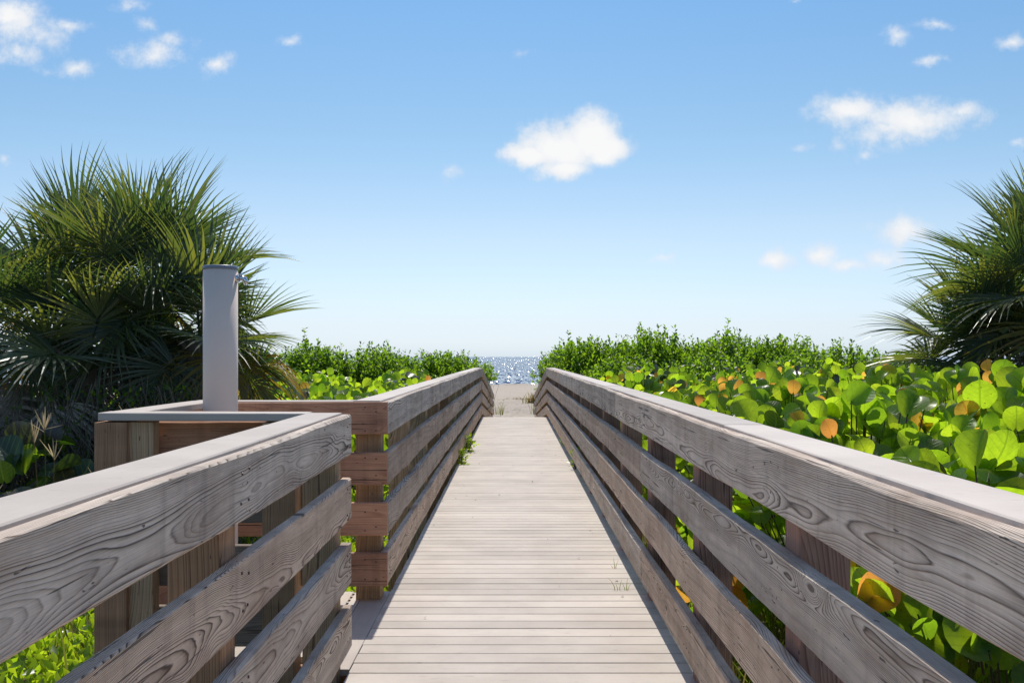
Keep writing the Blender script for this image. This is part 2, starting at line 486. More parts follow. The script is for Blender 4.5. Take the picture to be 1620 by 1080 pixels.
def np_mesh(name, V, F, mat, uv=None, rnd=None, smooth=True):
    """V (n,3), F (m,k) all the same face size"""
    V = np.ascontiguousarray(V, dtype=np.float32)
    F = np.ascontiguousarray(F, dtype=np.int32)
    me = bpy.data.meshes.new(name)
    me.vertices.add(len(V))
    me.vertices.foreach_set('co', V.ravel())
    k = F.shape[1]
    me.loops.add(F.size)
    me.loops.foreach_set('vertex_index', F.ravel())
    me.polygons.add(len(F))
    me.polygons.foreach_set('loop_start', np.arange(0, F.size, k, dtype=np.int32))
    me.polygons.foreach_set('loop_total', np.full(len(F), k, dtype=np.int32))
    me.polygons.foreach_set('use_smooth', np.full(len(F), smooth, dtype=bool))
    if uv is not None:
        ul = me.uv_layers.new(name='UVMap')
        ul.data.foreach_set('uv', np.ascontiguousarray(uv[F.ravel()], dtype=np.float32).ravel())
    if rnd is not None:
        a = me.attributes.new('rnd', 'FLOAT', 'POINT')
        a.data.foreach_set('value', np.ascontiguousarray(rnd, dtype=np.float32))
    me.materials.append(mat)
    me.update(calc_edges=True)
    return me


def norm(a):
    return a / np.maximum(np.linalg.norm(a, axis=-1, keepdims=True), 1e-9)


def frames(nrm, axis):
    """rotation matrices with columns (side, axis, normal); axis made orthogonal to the normal"""
    nrm = norm(nrm)
    axis = norm(axis - nrm * (axis * nrm).sum(-1, keepdims=True))
    side = np.cross(axis, nrm)
    return np.stack([side, axis, nrm], axis=-1)


def scatter(tmpl, P, Rm, S):
    """join many copies of a leaf template: tmpl = (V, F, UV)"""
    V, F, UV = tmpl
    k = len(P)
    VV = np.einsum('kij,nj->kni', Rm, V) * S[:, None, None] + P[:, None, :]
    FF = (F[None] + (np.arange(k) * len(V))[:, None, None]).reshape(-1, F.shape[1])
    UU = np.tile(UV, (k, 1))
    rn = np.repeat(RNG.random(k), len(V))
    return VV.reshape(-1, 3), FF, UU, rn


def join_sc(parts):
    V, F, U, Q, o = [], [], [], [], 0
    for (v, f, u, q) in parts:
        V.append(v); F.append(f + o); U.append(u); Q.append(q)
        o += len(v)
    return np.concatenate(V), np.concatenate(F), np.concatenate(U), np.concatenate(Q)


# ---------------------------------------------------------------- timber
def board_mesh(L, H, T, seg=None, worn=1.0, seed=0, mat=M_GREY):
    """a sawn board: length along X, height Z, thickness Y, eased and worn edges, a little out of true"""
    rg = random.Random(seed)
    n = max(2, int(L / 0.16)) if seg is None else seg
    vs, fs = [], []
    a1, a2, p1, p2 = rg.uniform(1, 3), rg.uniform(3, 6), rg.uniform(0, 6), rg.uniform(0, 6)
    cs = [0.005 * worn] * 4
    for i in range(n + 1):
        x = -L / 2 + L * i / n
        wob = 0.0022 * worn * math.sin(a1 * x + p1) + 0.0012 * worn * math.sin(a2 * x + p2)
        for q in range(4):
            cs[q] = min(max(cs[q] + rg.uniform(-.0022, .0022) * worn, .0025), .0025 + .0075 * worn)
        h, t = H / 2, T / 2
        dz = wob
        pr = [(-t, -h + cs[0]), (-t, h - cs[1]), (-t + cs[1], h), (t - cs[2], h), (t, h - cs[2]), (t, -h + cs[3]), (t - cs[3], -h), (-t + cs[0], -h)]
        vs += [(x, yy, zz + dz) for (yy, zz) in pr]
    for i in range(n):
        for k in range(8):
            a, b = i * 8 + k, i * 8 + (k + 1) % 8
            fs.append((a, b, b + 8, a + 8))
    fs.append(tuple(range(8)))
    fs.append(tuple(reversed(range(n * 8, n * 8 + 8))))
    me = bpy.data.meshes.new('board')
    me.from_pydata(vs, [], fs)
    me.materials.append(mat)
    bm = bmesh.new(); bm.from_mesh(me)
    bmesh.ops.recalc_face_normals(bm, faces=bm.faces)
    bm.to_mesh(me); bm.free()
    return me


_bseed = [100]


def board(name, a, b, H, T, parent, mat, nrm=(1, 0, 0), worn=1.0, seg=None):
    """board from a to b (centre line), thickness direction nrm"""
    a, b = Vector(a), Vector(b)
    d = (b - a)
    L = d.length
    ex = d.normalized()
    ey = Vector(nrm)
    ey = (ey - ex * ey.dot(ex)).normalized()
    ez = ex.cross(ey)
    _bseed[0] += 1
    me = board_mesh(L, H, T, seg, worn, _bseed[0], mat)
    mw = Matrix((ex, ey, ez)).transposed().to_4x4()
    mw.translation = (a + b) / 2
    mw.translation -= Vector(parent.location) if parent else Vector((0, 0, 0))
    return link(name, me, parent, mw)


def nails(parent, spots, nrm):
    """nail heads: small domed discs standing 1 mm proud"""
    mb = MB()
    n = Vector(nrm).normalized()
    u = n.cross(Vector((0, 0, 1)))
    t = n.cross(u)
    for p in spots:
        p = Vector(p) - Vector(parent.location)
        ring = [p + (u * math.cos(k * math.pi / 4) + t * math.sin(k * math.pi / 4)) * 0.0045 - n * 0.002 for k in range(8)]
        top = [p + (u * math.cos(k * math.pi / 4) + t * math.sin(k * math.pi / 4)) * 0.004 + n * 0.0012 for k in range(8)]
        mb.add(ring + top, [tuple(range(8, 16))] + [(k, (k + 1) % 8, 8 + (k + 1) % 8, 8 + k) for k in range(8)])
    o = link('nail', mb.mesh('nail', M_NAIL), parent)
    o['kind'] = 'stuff'
    return o


BT = 0.042                                   # board thickness
ROWS = [(1.012, 0.176), (0.734, 0.178), (0.458, 0.180), (0.185, 0.180)]   # centre height, board height
TOP = 1.10
XL, XR = -0.695, 0.711                       # inner faces of the left and right railings
Y_BEND, Y_END = 22.6, 36.2                   # level deck ends, ramp ends
RAMP_DROP = 1.08


def rail_z(y):
    return 0.0 if y <= Y_BEND else -(y - Y_BEND) / (Y_END - Y_BEND) * RAMP_DROP


def ground_z(x, y):
    s = min(max((y - 24.0) / 16.0, 0), 1)
    s = s * s * (3 - 2 * s)
    z = -0.45 - 0.62 * s
    if y > 40:
        z -= (y - 40) / 82.0 * 0.78
    z += 0.05 * math.sin(x * 0.9 + 1.3) * math.sin(y * 0.55) + 0.03 * math.sin(x * 2.3 + y * 1.1)
    return z


def long_rail(parent, xi, sgn, y0, y1, posts, joints, ramp=True, mat=M_GREY, pmat=None):
    pmat = pmat or M_POST
    """boards with their inner face at xi (walkway on the -sgn side), posts behind, composite cap"""
    nb = []
    xc = xi + sgn * BT / 2
    for ri, (zc, hh) in enumerate(ROWS):
        cuts = [y0] + [j for j in joints[ri] if y0 + 0.3 < j < y1 - 0.3] + [y1]
        for a, b in zip(cuts[:-1], cuts[1:]):
            dxj = random.uniform(-0.002, 0.002)
            board('rail_board', (xc + dxj, a + 0.0015, zc), (xc + dxj, b - 0.0015, zc + random.uniform(-.002, .002)), hh, BT, parent, mat, (1, 0, 0),
                  worn=1.25 if ri else 1.0)
    for p in posts:
        gz = ground_z(xi, p) - 0.25
        if p <= Y_BEND:
            board('post', (xi + sgn * (BT + 0.003 + 0.07), p + 0.07, gz), (xi + sgn * (BT + 0.003 + 0.07), p + 0.07, TOP - 0.035), 0.138, 0.138, parent, pmat, (1, 0, 0), 0.6, 6)
        for (zc, hh) in ROWS:
            for dy in (0.035, 0.1):
                for dz in (-0.045, 0.045):
                    nb.append((xi - sgn * 0.001, p + dy + random.uniform(-.01, .01), zc + dz + random.uniform(-.012, .012)))
    # cap boards
    cuts = [y0]
    while cuts[-1] + 4.88 < y1 - 0.5:
        cuts.append(cuts[-1] + 4.88)
    cuts.append(y1)
    for a, b in zip(cuts[:-1], cuts[1:]):
        xm = xi + sgn * (BT + 0.0008 + 0.0725)
        board('cap_board', (xm, a + 0.0015, TOP - 0.011), (xm, b - 0.0015, TOP - 0.011), 0.034, 0.145, parent, M_CAP, (1, 0, 0), 0.5, 4)
    nails(parent, nb, (-sgn, 0, 0))
    if ramp:
        for (zc, hh) in ROWS:
            n = 3
            for k in range(n):
                a = y1 + (Y_END - y1) * k / n
                b = y1 + (Y_END - y1) * (k + 1) / n
                board('rail_board', (xc, a + 0.003, zc + rail_z(a)), (xc, b - 0.0015, zc + rail_z(b)), hh, BT, parent, mat, (1, 0, 0), 1.2, 4)
        xm = xi + sgn * (BT + 0.0008 + 0.0725)
        for k in range(3):
            a = y1 + (Y_END - y1) * k / 3
            b = y1 + (Y_END - y1) * (k + 1) / 3
            board('cap_board', (xm, a + 0.003, TOP - 0.011 + rail_z(a)), (xm, b - 0.0015, TOP - 0.011 + rail_z(b)), 0.034, 0.145, parent, M_CAP, (1, 0, 0), 0.5, 2)
        p = y1 + 1.2
        while p < Y_END:
            board('post', (xi + sgn * (BT + 0.073), p, ground_z(xi, p) - 0.25), (xi + sgn * (BT + 0.073), p, TOP - 0.035 + rail_z(p)), 0.138, 0.138, parent, M_POST, (1, 0, 0), 0.6, 3)
            p += 1.5


# ================================================================= ground, sand, sea
def nonuni(vals):
    out = []
    for a, b, n in vals:
        out += list(np.linspace(a, b, n, endpoint=False))
    return np.array(out + [vals[-1][1]])


gx = nonuni([(-6000, -300, 8), (-300, -40, 12), (-40, -8, 24), (-8, 8, 110), (8, 40, 24), (40, 300, 12), (300, 6000, 8)])
gy = nonuni([(-400, -20, 8), (-20, 0, 10), (0, 24, 90), (24, 62, 220), (62, 130, 90), (130, 260, 12), (260, 9000, 10)])
GX, GY = np.meshgrid(gx, gy)
S = np.clip((GY - 24) / 16, 0, 1)
S = S * S * (3 - 2 * S)
GZ = -0.45 - 0.62 * S - np.clip(GY - 40, 0, None) / 82.0 * 0.78
GZ = np.where(GY > 130, -1.95 - np.clip((GY - 130) / 400, 0, 1) * 6, GZ)
near = (GY < 200)
GZ = GZ + np.where(near, 0.05 * np.sin(GX * 0.9 + 1.3) * np.sin(GY * 0.55) + 0.03 * np.sin(GX * 2.3 + GY * 1.1), 0)
# trodden sand: many overlapping scuffed hollows along the path down to the beach
rg = np.random.default_rng(5)
foot = np.zeros_like(GZ)
for _ in range(900):
    px, py = rg.normal(0, 1.3), rg.uniform(34, 62)
    d2 = ((GX - px) / 0.2) ** 2 + ((GY - py) / 0.34) ** 2
    foot -= np.exp(-d2) * 0.09 - np.exp(-d2 / 2.6) * 0.04
GZ = GZ + foot * np.clip((GY - 30) / 6, 0, 1)
nx, ny = len(gx), len(gy)
idx = np.arange(nx * ny).reshape(ny, nx)
GF = np.stack([idx[:-1, :-1].ravel(), idx[:-1, 1:].ravel(), idx[1:, 1:].ravel(), idx[1:, :-1].ravel()], -1)
mt, g, out = new_mat('sand_and_leaf_litter')
pos = g.node('ShaderNodeNewGeometry').outputs['Position']
x, y, z = g.sep(pos)
n1 = g.noise(pos, 0.7, 5, 0.6)
n2 = g.noise(pos, 9.0, 5, 0.65)
n3 = g.noise(pos, 120.0, 3, 0.6)
sand = g.mix(g.maprange(n2, 0.3, 0.7), (0.56, 0.48, 0.39), (0.33, 0.275, 0.22))
dbr = g.noise(g.v('MULTIPLY', pos, (2.2, 0.9, 1.0)), 1.0, 5, 0.7)
sand = g.mix(g.maprange(dbr, 0.58, 0.7, 0, 0.6, True), sand, (0.16, 0.12, 0.08))
sand = g.mix(g.maprange(n3, 0.3, 0.7, 0, 0.5), sand, (0.56, 0.49, 0.40))
wet = g.maprange(y, 96, 124, 0, 1, True)
sand = g.mix(g.m('MULTIPLY', wet, 0.35), sand, (0.25, 0.21, 0.17))
soil = g.ramp(n2, [(0.25, (0.05, 0.045, 0.025)), (0.45, (0.13, 0.10, 0.055)), (0.6, (0.08, 0.095, 0.03)), (0.8, (0.22, 0.17, 0.1))])
fac = g.maprange(g.m('ADD', y, g.m('MULTIPLY', g.m('SUBTRACT', n1, 0.5), 7.0)), 25.0, 30.0, 0, 1, True)
col = g.mix(fac, soil, sand)
hh = g.m('ADD', g.m('MULTIPLY', n2, 0.8), g.m('MULTIPLY', n3, 0.25))
principled(g, out, col, 0.9, 0.15, 0, bump(g, hh, 0.8, 0.05))
o = link('ground', np_mesh('ground', np.stack([GX, GY, GZ], -1).reshape(-1, 3), GF, mt))
tag(o, kind='structure')

mt, g, out = new_mat('sea_water')
pos = g.node('ShaderNodeNewGeometry').outputs['Position']
p2 = g.v('MULTIPLY', pos, (1.0, 0.55, 0))
big = g.noise(g.v('MULTIPLY', pos, (0.012, 0.05, 0)), 1.0, 3, 0.6)
col = g.mix(big, (0.010, 0.036, 0.11), (0.018, 0.058, 0.155))
# choppy water: every wavelet facet has its own slope (a bump map would be filtered flat at this distance)
vo = g.node('ShaderNodeTexVoronoi')
vo.inputs['Scale'].default_value = 1.0
g.l.new(g.v('MULTIPLY', pos, (3.0, 0.22, 0)), vo.inputs['Vector'])
vo2 = g.node('ShaderNodeTexVoronoi')
vo2.inputs['Scale'].default_value = 1.0
g.l.new(g.v('MULTIPLY', pos, (4.1, 0.5, 0)), vo2.inputs['Vector'])
sl = g.v('ADD', g.v('SUBTRACT', vo.outputs['Color'], (0.5, 0.5, 0.5)), g.v('SCALE', g.v('SUBTRACT', vo2.outputs['Color'], (0.5, 0.5, 0.5)), 0.6))
sl = g.v('ADD', g.v('MULTIPLY', sl, (0.8, 1.0, 0)), (0, 0, 1.0))
b = g.node('ShaderNodeVectorMath', operation='NORMALIZE')
g.l.new(sl, b.inputs[0])
principled(g, out, col, 0.12, 0.24, 0, b.outputs[0])
sx = nonuni([(-7000, -500, 6), (-500, 500, 20), (500, 7000, 6)])
sy = nonuni([(114, 300, 10), (300, 14000, 12)])
SX, SY = np.meshgrid(sx, sy)
idx = np.arange(SX.size).reshape(SX.shape)
SF = np.stack([idx[:-1, :-1].ravel(), idx[:-1, 1:].ravel(), idx[1:, 1:].ravel(), idx[1:, :-1].ravel()], -1)
o = link('sea', np_mesh('sea', np.stack([SX, SY, np.full_like(SX, -1.8)], -1).reshape(-1, 3), SF, mt))
tag(o, kind='structure')

# ================================================================= boardwalk deck
PITCH, PW = 0.1436, 0.1362
deck = empty('boardwalk')
tag(deck, kind='structure')
DX0, DX1 = -0.708, 0.775
variants = []
for k in range(5):
    variants.append(board_mesh(DX1 - DX0, PW, 0.028, 4, 0.45, 40 + k, M_DECK))
# in board meshes height is Z and thickness is Y: lay flat
FLAT = Matrix(((1, 0, 0, 0), (0, 0, 1, 0), (0, -1, 0, 0), (0, 0, 0, 1)))
yy = 22.9 - PITCH / 2
i = 0
while yy > 0.6:
    m4 = Matrix.Translation(((DX0 + DX1) / 2 + random.uniform(-.0025, .0025), yy, -0.014 + random.uniform(-.0008, .0008))) @ Matrix.Rotation(random.uniform(-.0009, .0009), 4, 'Z') @ FLAT
    link('plank', variants[i % 5], deck, m4)
    yy -= PITCH
    i += 1
for xs in (DX0 + 0.03, -0.25, 0.25, DX1 - 0.03):
    board('joist', (xs, 0.5, -0.12), (xs, 22.88, -0.12), 0.178, 0.04, deck, M_POST, (1, 0, 0), 0.5, 6)
ramp = empty('ramp')
tag(ramp, kind='structure')
slope = math.atan2(RAMP_DROP, Y_END - Y_BEND)
yy = 22.9 + PITCH / 2 + 0.004
while yy < Y_END:
    m4 = Matrix.Translation(((DX0 + DX1) / 2, yy, -0.014 - 0.02 + rail_z(yy))) @ Matrix.Rotation(-slope, 4, 'X') @ FLAT
    link('plank', variants[i % 5], ramp, m4)
    yy += PITCH
    i += 1

# ================================================================= railings
RP0 = 2.72
STEP = 1.47
r_posts = [RP0 + STEP * k for k in range(-2, 14) if RP0 + STEP * k < 22.5]
rr = empty('railing', (XR, 22.6, 0))
tag(rr, 'long weathered grey timber railing along the sea grape side of the boardwalk', 'railing', 'boardwalk railings')
P = lambda k: RP0 + STEP * k + 0.07
long_rail(rr, XR, 1, -1.2, Y_BEND, r_posts, [[P(3), P(6), P(9), P(12)], [P(2), P(5), P(8), P(11)], [P(4), P(7), P(10), P(12)], [P(2), P(4), P(7), P(10)]], pmat=M_POST_RED)

ll = empty('railing', (XL, 22.6, 0))
tag(ll, 'long weathered grey timber railing running from the shower corner towards the beach', 'railing', 'boardwalk railings')
Y_C = 5.65                                   # inner face of the platform's back railing
l_posts = [Y_C + BT + 0.003 + STEP * k for k in range(0, 12) if Y_C + STEP * k < 22.5]
Q = lambda k: Y_C + BT + STEP * k + 0.07
long_rail(ll, XL, -1, Y_C, Y_BEND, l_posts, [[Q(5), Q(9)], [Q(4), Q(7), Q(10)], [Q(3), Q(6), Q(9)], [Q(4), Q(8)]])

Y_F = 4.45                                   # end of the near left railing
nl = empty('railing', (XL, Y_F, 0))
tag(nl, 'short weathered grey timber railing with bold swirling grain, ending before the shower platform', 'railing', 'boardwalk railings')
long_rail(nl, -0.705, -1, -1.2, Y_F, [-0.85, 0.88, 2.62, 4.30], [[], [], [], []], ramp=False)

# platform: front return, side and back
pf = empty('railing', (-1.7, 5.0, 0))
tag(pf, 'low brown timber railing around the three sides of the shower platform', 'railing')
XS = -1.62                                   # inner face of the platform's side railing
nb = []
for ri, (zc, hh) in enumerate(ROWS):
    # back (faces the camera), butts against the long railing's corner
    board('rail_board', (XS - 0.05, Y_C - BT / 2 - 0.002, zc), (XL + 0.0, Y_C - BT / 2 - 0.002, zc + 0.001), hh, BT, pf, M_BROWN, (0, 1, 0), 0.7)
    # side
    board('rail_board', (XS - BT / 2 - 0.09, 4.62, zc), (XS - BT / 2, Y_C - BT - 0.006, zc), hh, BT, pf, M_BROWN, (1, 0, 0), 0.7)
    # front return (faces the sea), seen from its back
    board('rail_board', (-1.665, Y_F + 0.145, zc - 0.04), (-0.90, Y_F + 0.145, zc - 0.04), hh, BT, pf, M_SHADE if ri else M_BROWN, (0, 1, 0), 0.7)
    for dx_ in (0.06, 0.12):
        for dz_ in (-0.05, 0.05):
            nb.append((XL - dx_, Y_C - BT - 0.003, zc + dz_ + random.uniform(-.02, .02)))
nails(pf, nb, (0, -1, 0))
board('post', (-1.745, Y_F + 0.045, -0.7), (-1.745, Y_F + 0.045, TOP - 0.035), 0.139, 0.139, pf, M_POST, (1, 0, 0), 0.6, 6)
board('post', (-1.632, Y_F + 0.05, -0.7), (-1.632, Y_F + 0.05, TOP - 0.035), 0.085, 0.12, pf, M_POST, (1, 0, 0), 0.6, 6)
board('post', (-1.02, Y_F + 0.05, -0.7), (-1.02, Y_F + 0.05, TOP - 0.035), 0.139, 0.139, pf, M_POST, (1, 0, 0), 0.6, 6)
board('post', (-1.765, Y_C + 0.02, -0.7), (-1.765, Y_C + 0.02, TOP - 0.035), 0.139, 0.139, pf, M_POST, (1, 0, 0), 0.6, 6)
board('post', (-1.25, Y_C + 0.075, -0.7), (-1.25, Y_C + 0.075, TOP - 0.035), 0.139, 0.139, pf, M_POST, (1, 0, 0), 0.6, 6)
board('cap_board', (-1.80, Y_F + 0.055, TOP - 0.011), (-0.90, Y_F + 0.055, TOP - 0.011), 0.034, 0.145, pf, M_CAP, (0, 1, 0), 0.5, 4)
board('cap_board', (-1.735, Y_F + 0.129, TOP - 0.011), (-1.70, Y_C - 0.004, TOP - 0.011), 0.034, 0.145, pf, M_CAP, (1, 0, 0), 0.5, 4)
board('cap_board', (-1.775, Y_C + 0.073, TOP - 0.011), (XL - BT - 0.152, Y_C + 0.073, TOP - 0.011), 0.034, 0.145, pf, M_CAP, (0, 1, 0), 0.5, 4)

# platform floor: planks along the boardwalk with drain slots between them
pd = empty('platform_floor')
tag(pd, kind='structure')
YF0, YF1 = Y_F + 0.17, Y_C + 0.25
board('plank', (-0.783, Y_F - 0.02, -0.015), (-0.783, YF1, -0.015), 0.028, 0.14, pd, M_DECK, (1, 0, 0), 0.4, 4)
xp = -0.783 - 0.07 - 0.004
br = MB()
k = 0
while xp > -1.62:
    wpl = 0.052
    board('plank', (xp - wpl / 2, YF0, -0.016), (xp - wpl / 2, YF1, -0.016), 0.028, wpl, pd, M_DECK, (1, 0, 0), 0.3, 2)
    ys = YF0 + 0.02
    while ys < YF1:
        br.box(xp - wpl - 0.0135, xp - wpl + 0.0005, ys, ys + 0.024, -0.026, -0.0045)
        ys += 0.072
    xp -= wpl + 0.013
o = link('slot_bridge', br.mesh('slot_bridge', M_DECK), pd)
o['kind'] = 'stuff'
board('joist', (-1.64, YF0 - 0.03, -0.12), (-0.72, YF0 - 0.03, -0.12), 0.178, 0.04, pd, M_POST, (0, 1, 0), 0.5, 4)
board('joist', (-1.64, YF1 - 0.03, -0.12), (-0.72, YF1 - 0.03, -0.12), 0.178, 0.04, pd, M_POST, (0, 1, 0), 0.5, 4)

# ================================================================= shower column
sh = empty('shower_column', (-1.49, 5.2, 0))
tag(sh, 'tall taupe pipe shower column with small chrome spigot, standing on the platform', 'shower')
mb = MB()
n = 48
mb.tube([(0, 0, 0.0), (0, 0, 0.3), (0, 0, 1.2), (0, 0, 1.79)], 0.086, n)
o = link('pipe', mb.mesh('pipe', M_PIPE), sh)
for p_ in o.data.polygons:
    p_.use_smooth = len(p_.vertices) == 4
mb = MB()
mb.tube([(0, 0, 1.7905), (0, 0, 1.795), (0, 0, 1.806), (0, 0, 1.8095)], [0.0875, 0.0885, 0.0885, 0.084], n)
o = link('pipe_cap', mb.mesh('pipe_cap', M_PIPECAP), sh)
for p_ in o.data.polygons:
    p_.use_smooth = len(p_.vertices) == 4
mb = MB()
mb.tube([(0, 0, 0.002), (0, 0, 0.012), (0, 0, 0.016)], [0.125, 0.125, 0.105], n)
o = link('base_flange', mb.mesh('base_flange', M_PIPE), sh)
sp = MB()
zs = 1.745
sp.tube([(0.083, -0.01, zs), (0.092, -0.01, zs)], 0.022, 20)
sp.tube([(0.09, -0.01, zs), (0.112, -0.01, zs + 0.002), (0.124, -0.01, zs - 0.002), (0.131, -0.01, zs - 0.014), (0.132, -0.01, zs - 0.03)], [0.0115, 0.0135, 0.0145, 0.013, 0.011], 16)
ob_sp = link('spigot', sp.mesh('spigot', M_CHROME, True), sh)
sp = MB()
sp.tube([(0.104, -0.01, zs + 0.012), (0.104, -0.01, zs + 0.026)], [0.007, 0.012], 12)
link('button', sp.mesh('button', M_CHROME, True), ob_sp)


# ================================================================= plants: templates
def grape_leaf(rows=8, cols=(-1, -.55, 0, .55, 1), fold=0.12, cup=0.25, wave=0.03, sd=0):
    """near-round leathery leaf, unit diameter, attached at the origin, growing along +Y"""
    rg = np.random.default_rng(sd)
    V, UV = [], []
    for i in range(rows):
        t = i / (rows - 1)
        yc = 0.5 - 0.5 * math.cos(math.pi * (0.035 + 0.965 * t)) if i < rows - 1 else 1.0
        hw = 0.56 * math.sqrt(max(0.0, 1 - (2 * yc - 1) ** 2)) + (0.004 if i in (0, rows - 1) else 0)
        for c in cols:
            xx = c * hw
            ny = yc - (0.10 * abs(c) * (1 - t) ** 2 * 1.6 if i < 2 else 0.0) + rg.normal(0, .006)
            zz = fold * abs(xx) - cup * ((yc - .45) ** 2) + wave * math.sin(5 * xx + sd) * math.cos(4 * yc + sd)
            V.append((xx, ny, zz)); UV.append((c * (hw / 0.56), yc))
    nc = len(cols)
    F = [(i * nc + j, i * nc + j + 1, (i + 1) * nc + j + 1, (i + 1) * nc + j) for i in range(rows - 1) for j in range(nc - 1)]
    return np.array(V), np.array(F), np.array(UV)


GL = [grape_leaf(8, fold=f, cup=c, wave=wv_, sd=i) for i, (f, c, wv_) in enumerate([(.15, .35, .03), (.4, .2, .04), (-.2, .5, .04), (.6, .3, .03), (.1, -.35, .05), (.3, .7, .04)])]
GL_LOW = [grape_leaf(5, (-1, 0, 1), f, c, .02, i) for i, (f, c) in enumerate([(.12, .2), (.35, .15), (-.1, .3)])]
SL = (np.array([(0, 0, 0), (.31, .58, .07), (0, 1, 0), (-.31, .58, .07), (0, .5, -.02)]), np.array([(0, 1, 2, 4), (0, 4, 2, 3)]),
      np.array([(0, 0), (1, .5), (0, 1), (-1, .5), (0, .5)]))
BL = (np.array([(-.02, 0, 0), (.02, 0, 0), (-.017, .5, .05), (.017, .5, .05), (-.002, 1, .3), (.002, 1, .3)]),
      np.array([(0, 1, 3, 2), (2, 3, 5, 4)]), np.array([(-1, 0), (1, 0), (-1, .5), (1, .5), (0, 1), (0, 1)]))
LOBED = (np.array([(0, 0, 0), (.18, .3, .05), (.42, .34, .02), (.2, .52, .06), (0, 1, 0), (-.2, .52, .06), (-.42, .34, .02), (-.18, .3, .05), (0, .45, -.02)]),
         np.array([(0, 1, 3, 8), (1, 2, 2, 3), (8, 3, 4, 4), (8, 4, 5, 5), (0, 8, 5, 7), (7, 5, 6, 6)]), np.zeros((9, 2)))
LOBED = (LOBED[0], np.array([(0, 1, 3, 8), (0, 8, 5, 7), (8, 3, 4, 5)]), LOBED[2])


def leaf_meshes(mats):
    out = []
    for mt_ in mats:
        out.append([np_mesh('leaf', V, F, mt_, UV) for (V, F, UV) in GL])
    return out


LM_GREEN, LM_OLD, LM_DARK = leaf_meshes([M_GRAPE, M_GRAPE_OLD, M_GRAPE_DARK])


def grape_points(n, rad, hgt, base, rg, squash=1.0):
    """leaf places in a rounded bush: mostly its outer skin, some inside"""
    ph = rg.uniform(0, 2 * np.pi, n)
    cz = rg.uniform(-0.25, 1.0, n)
    rho = np.sqrt(np.clip(1 - np.clip(cz, 0, 1) ** 2, 0.02, 1))
    sh_ = 1 - np.abs(rg.normal(0, 0.16, n))
    lump = 1 + 0.16 * np.sin(3 * ph + rg.uniform(0, 6)) + 0.1 * np.sin(5 * ph + 7 * cz)
    rr_ = rho * rad * sh_ * lump
    P_ = np.stack([rr_ * np.cos(ph), rr_ * np.sin(ph) * squash, base + (hgt - base) * np.where(cz > 0, 0.45 + 0.55 * cz * sh_, 0.45 + 1.7 * cz)], -1)
    O_ = np.stack([np.cos(ph) * rho, np.sin(ph) * rho, np.clip(cz, 0, 1) * 0.9 + 0.15], -1)
    return P_, O_


def grape_shrub(loc, rad, hgt, n_obj, n_mass, size, seed, label, old=0.05, dark=0.16, group='sea grape shrubs beside the boardwalk'):
    rg = np.random.default_rng(seed)
    gz = ground_z(loc[0], loc[1])
    root = empty('sea_grape_shrub', (loc[0], loc[1], gz))
    tag(root, label, 'shrub', group)
    top = hgt - gz
    P_, O_ = grape_points(n_obj + n_mass, rad, top, 0.15, rg)
    n = len(P_)
    up_ = rg.random(n) < .1
    P_[up_, 2] += rg.uniform(.03, .14, up_.sum())
    order = np.argsort(P_[:, 1] - 0.7 * P_[:, 2] + 0.35 * np.sign(loc[0]) * P_[:, 0] + rg.normal(0, .15, n))     # leaves nearest the walk become objects
    nr = O_ * np.array([.5, .5, .35]) + rg.normal(0, 0.5, (n, 3)) + np.array([0, -0.55, 0.1])
    ax = rg.normal(0, 0.5, (n, 3)) + np.array([0, 0, 0.75])
    Rm = frames(nr, ax)
    sz = size * np.clip(rg.lognormal(-.08, .25, n), .5, 1.25)
    for i in order[:n_obj]:
        u = rg.random()
        if u < old:
            sz[i] = min(sz[i], size) * .9
            P_[i, 2] += .05
            Rm[i] = frames(np.array([[rg.normal(0, .35), -1.0, rg.normal(.1, .25)]]), np.array([[rg.normal(0, .4), 0, 1.0]]))[0]
        lm = LM_OLD if u < old else (LM_DARK if u < old + dark else LM_GREEN)
        m4 = Matrix(Rm[i].tolist()).to_4x4() @ Matrix.Scale(sz[i], 4)
        m4.translation = Vector(P_[i])
        link('leaf', lm[int(rg.integers(len(lm)))], root, m4)
    if n_mass:
        mi = order[n_obj:]
        u = rg.random(len(mi))
        sets = [(mi[u > old + dark], M_GRAPE)]
        if old > 0:
            sets.append((mi[u < old], M_GRAPE_OLD))
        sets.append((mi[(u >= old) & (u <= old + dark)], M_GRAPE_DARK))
        for ids, mt_ in sets:
            if len(ids) == 0:
                continue
            third = np.array_split(ids, 3)
            v = join_sc([scatter((GL if n_obj > 100 else GL_LOW)[k], P_[t_], Rm[t_], sz[t_]) for k, t_ in enumerate(third) if len(t_)])
            o_ = link('foliage', np_mesh('foliage', v[0], v[1], mt_, v[2], v[3]), root)
            o_['kind'] = 'stuff'
    # stems: forked branches reaching the leaves, and leaf stalks
    mb_ = MB()
    for k in range(9):
        a = rg.uniform(0, 6.28)
        t1 = Vector((math.cos(a) * rad * .35, math.sin(a) * rad * .35, top * .4))
        t2 = Vector(P_[order[int(rg.integers(n))]]) * 0.93
        mb_.tube([(math.cos(a) * .06, math.sin(a) * .06, -.1), t1, (t1 + t2) / 2 + Vector((0, 0, .06)), t2], [.022, .016, .011, .006], 5, False)
    for i in order[:max(n_obj, 40)]:
        p = Vector(P_[i])
        q = p * 0.8 - Vector((0, 0, .05))
        q.z = max(q.z, 0)
        q = p + (q - p).normalized() * min((q - p).length, 0.22)
        mb_.tube([q, p], [.0055, .0035], 4, False)
    link('stem', mb_.mesh('stem', M_STEM, True), root)
    return root


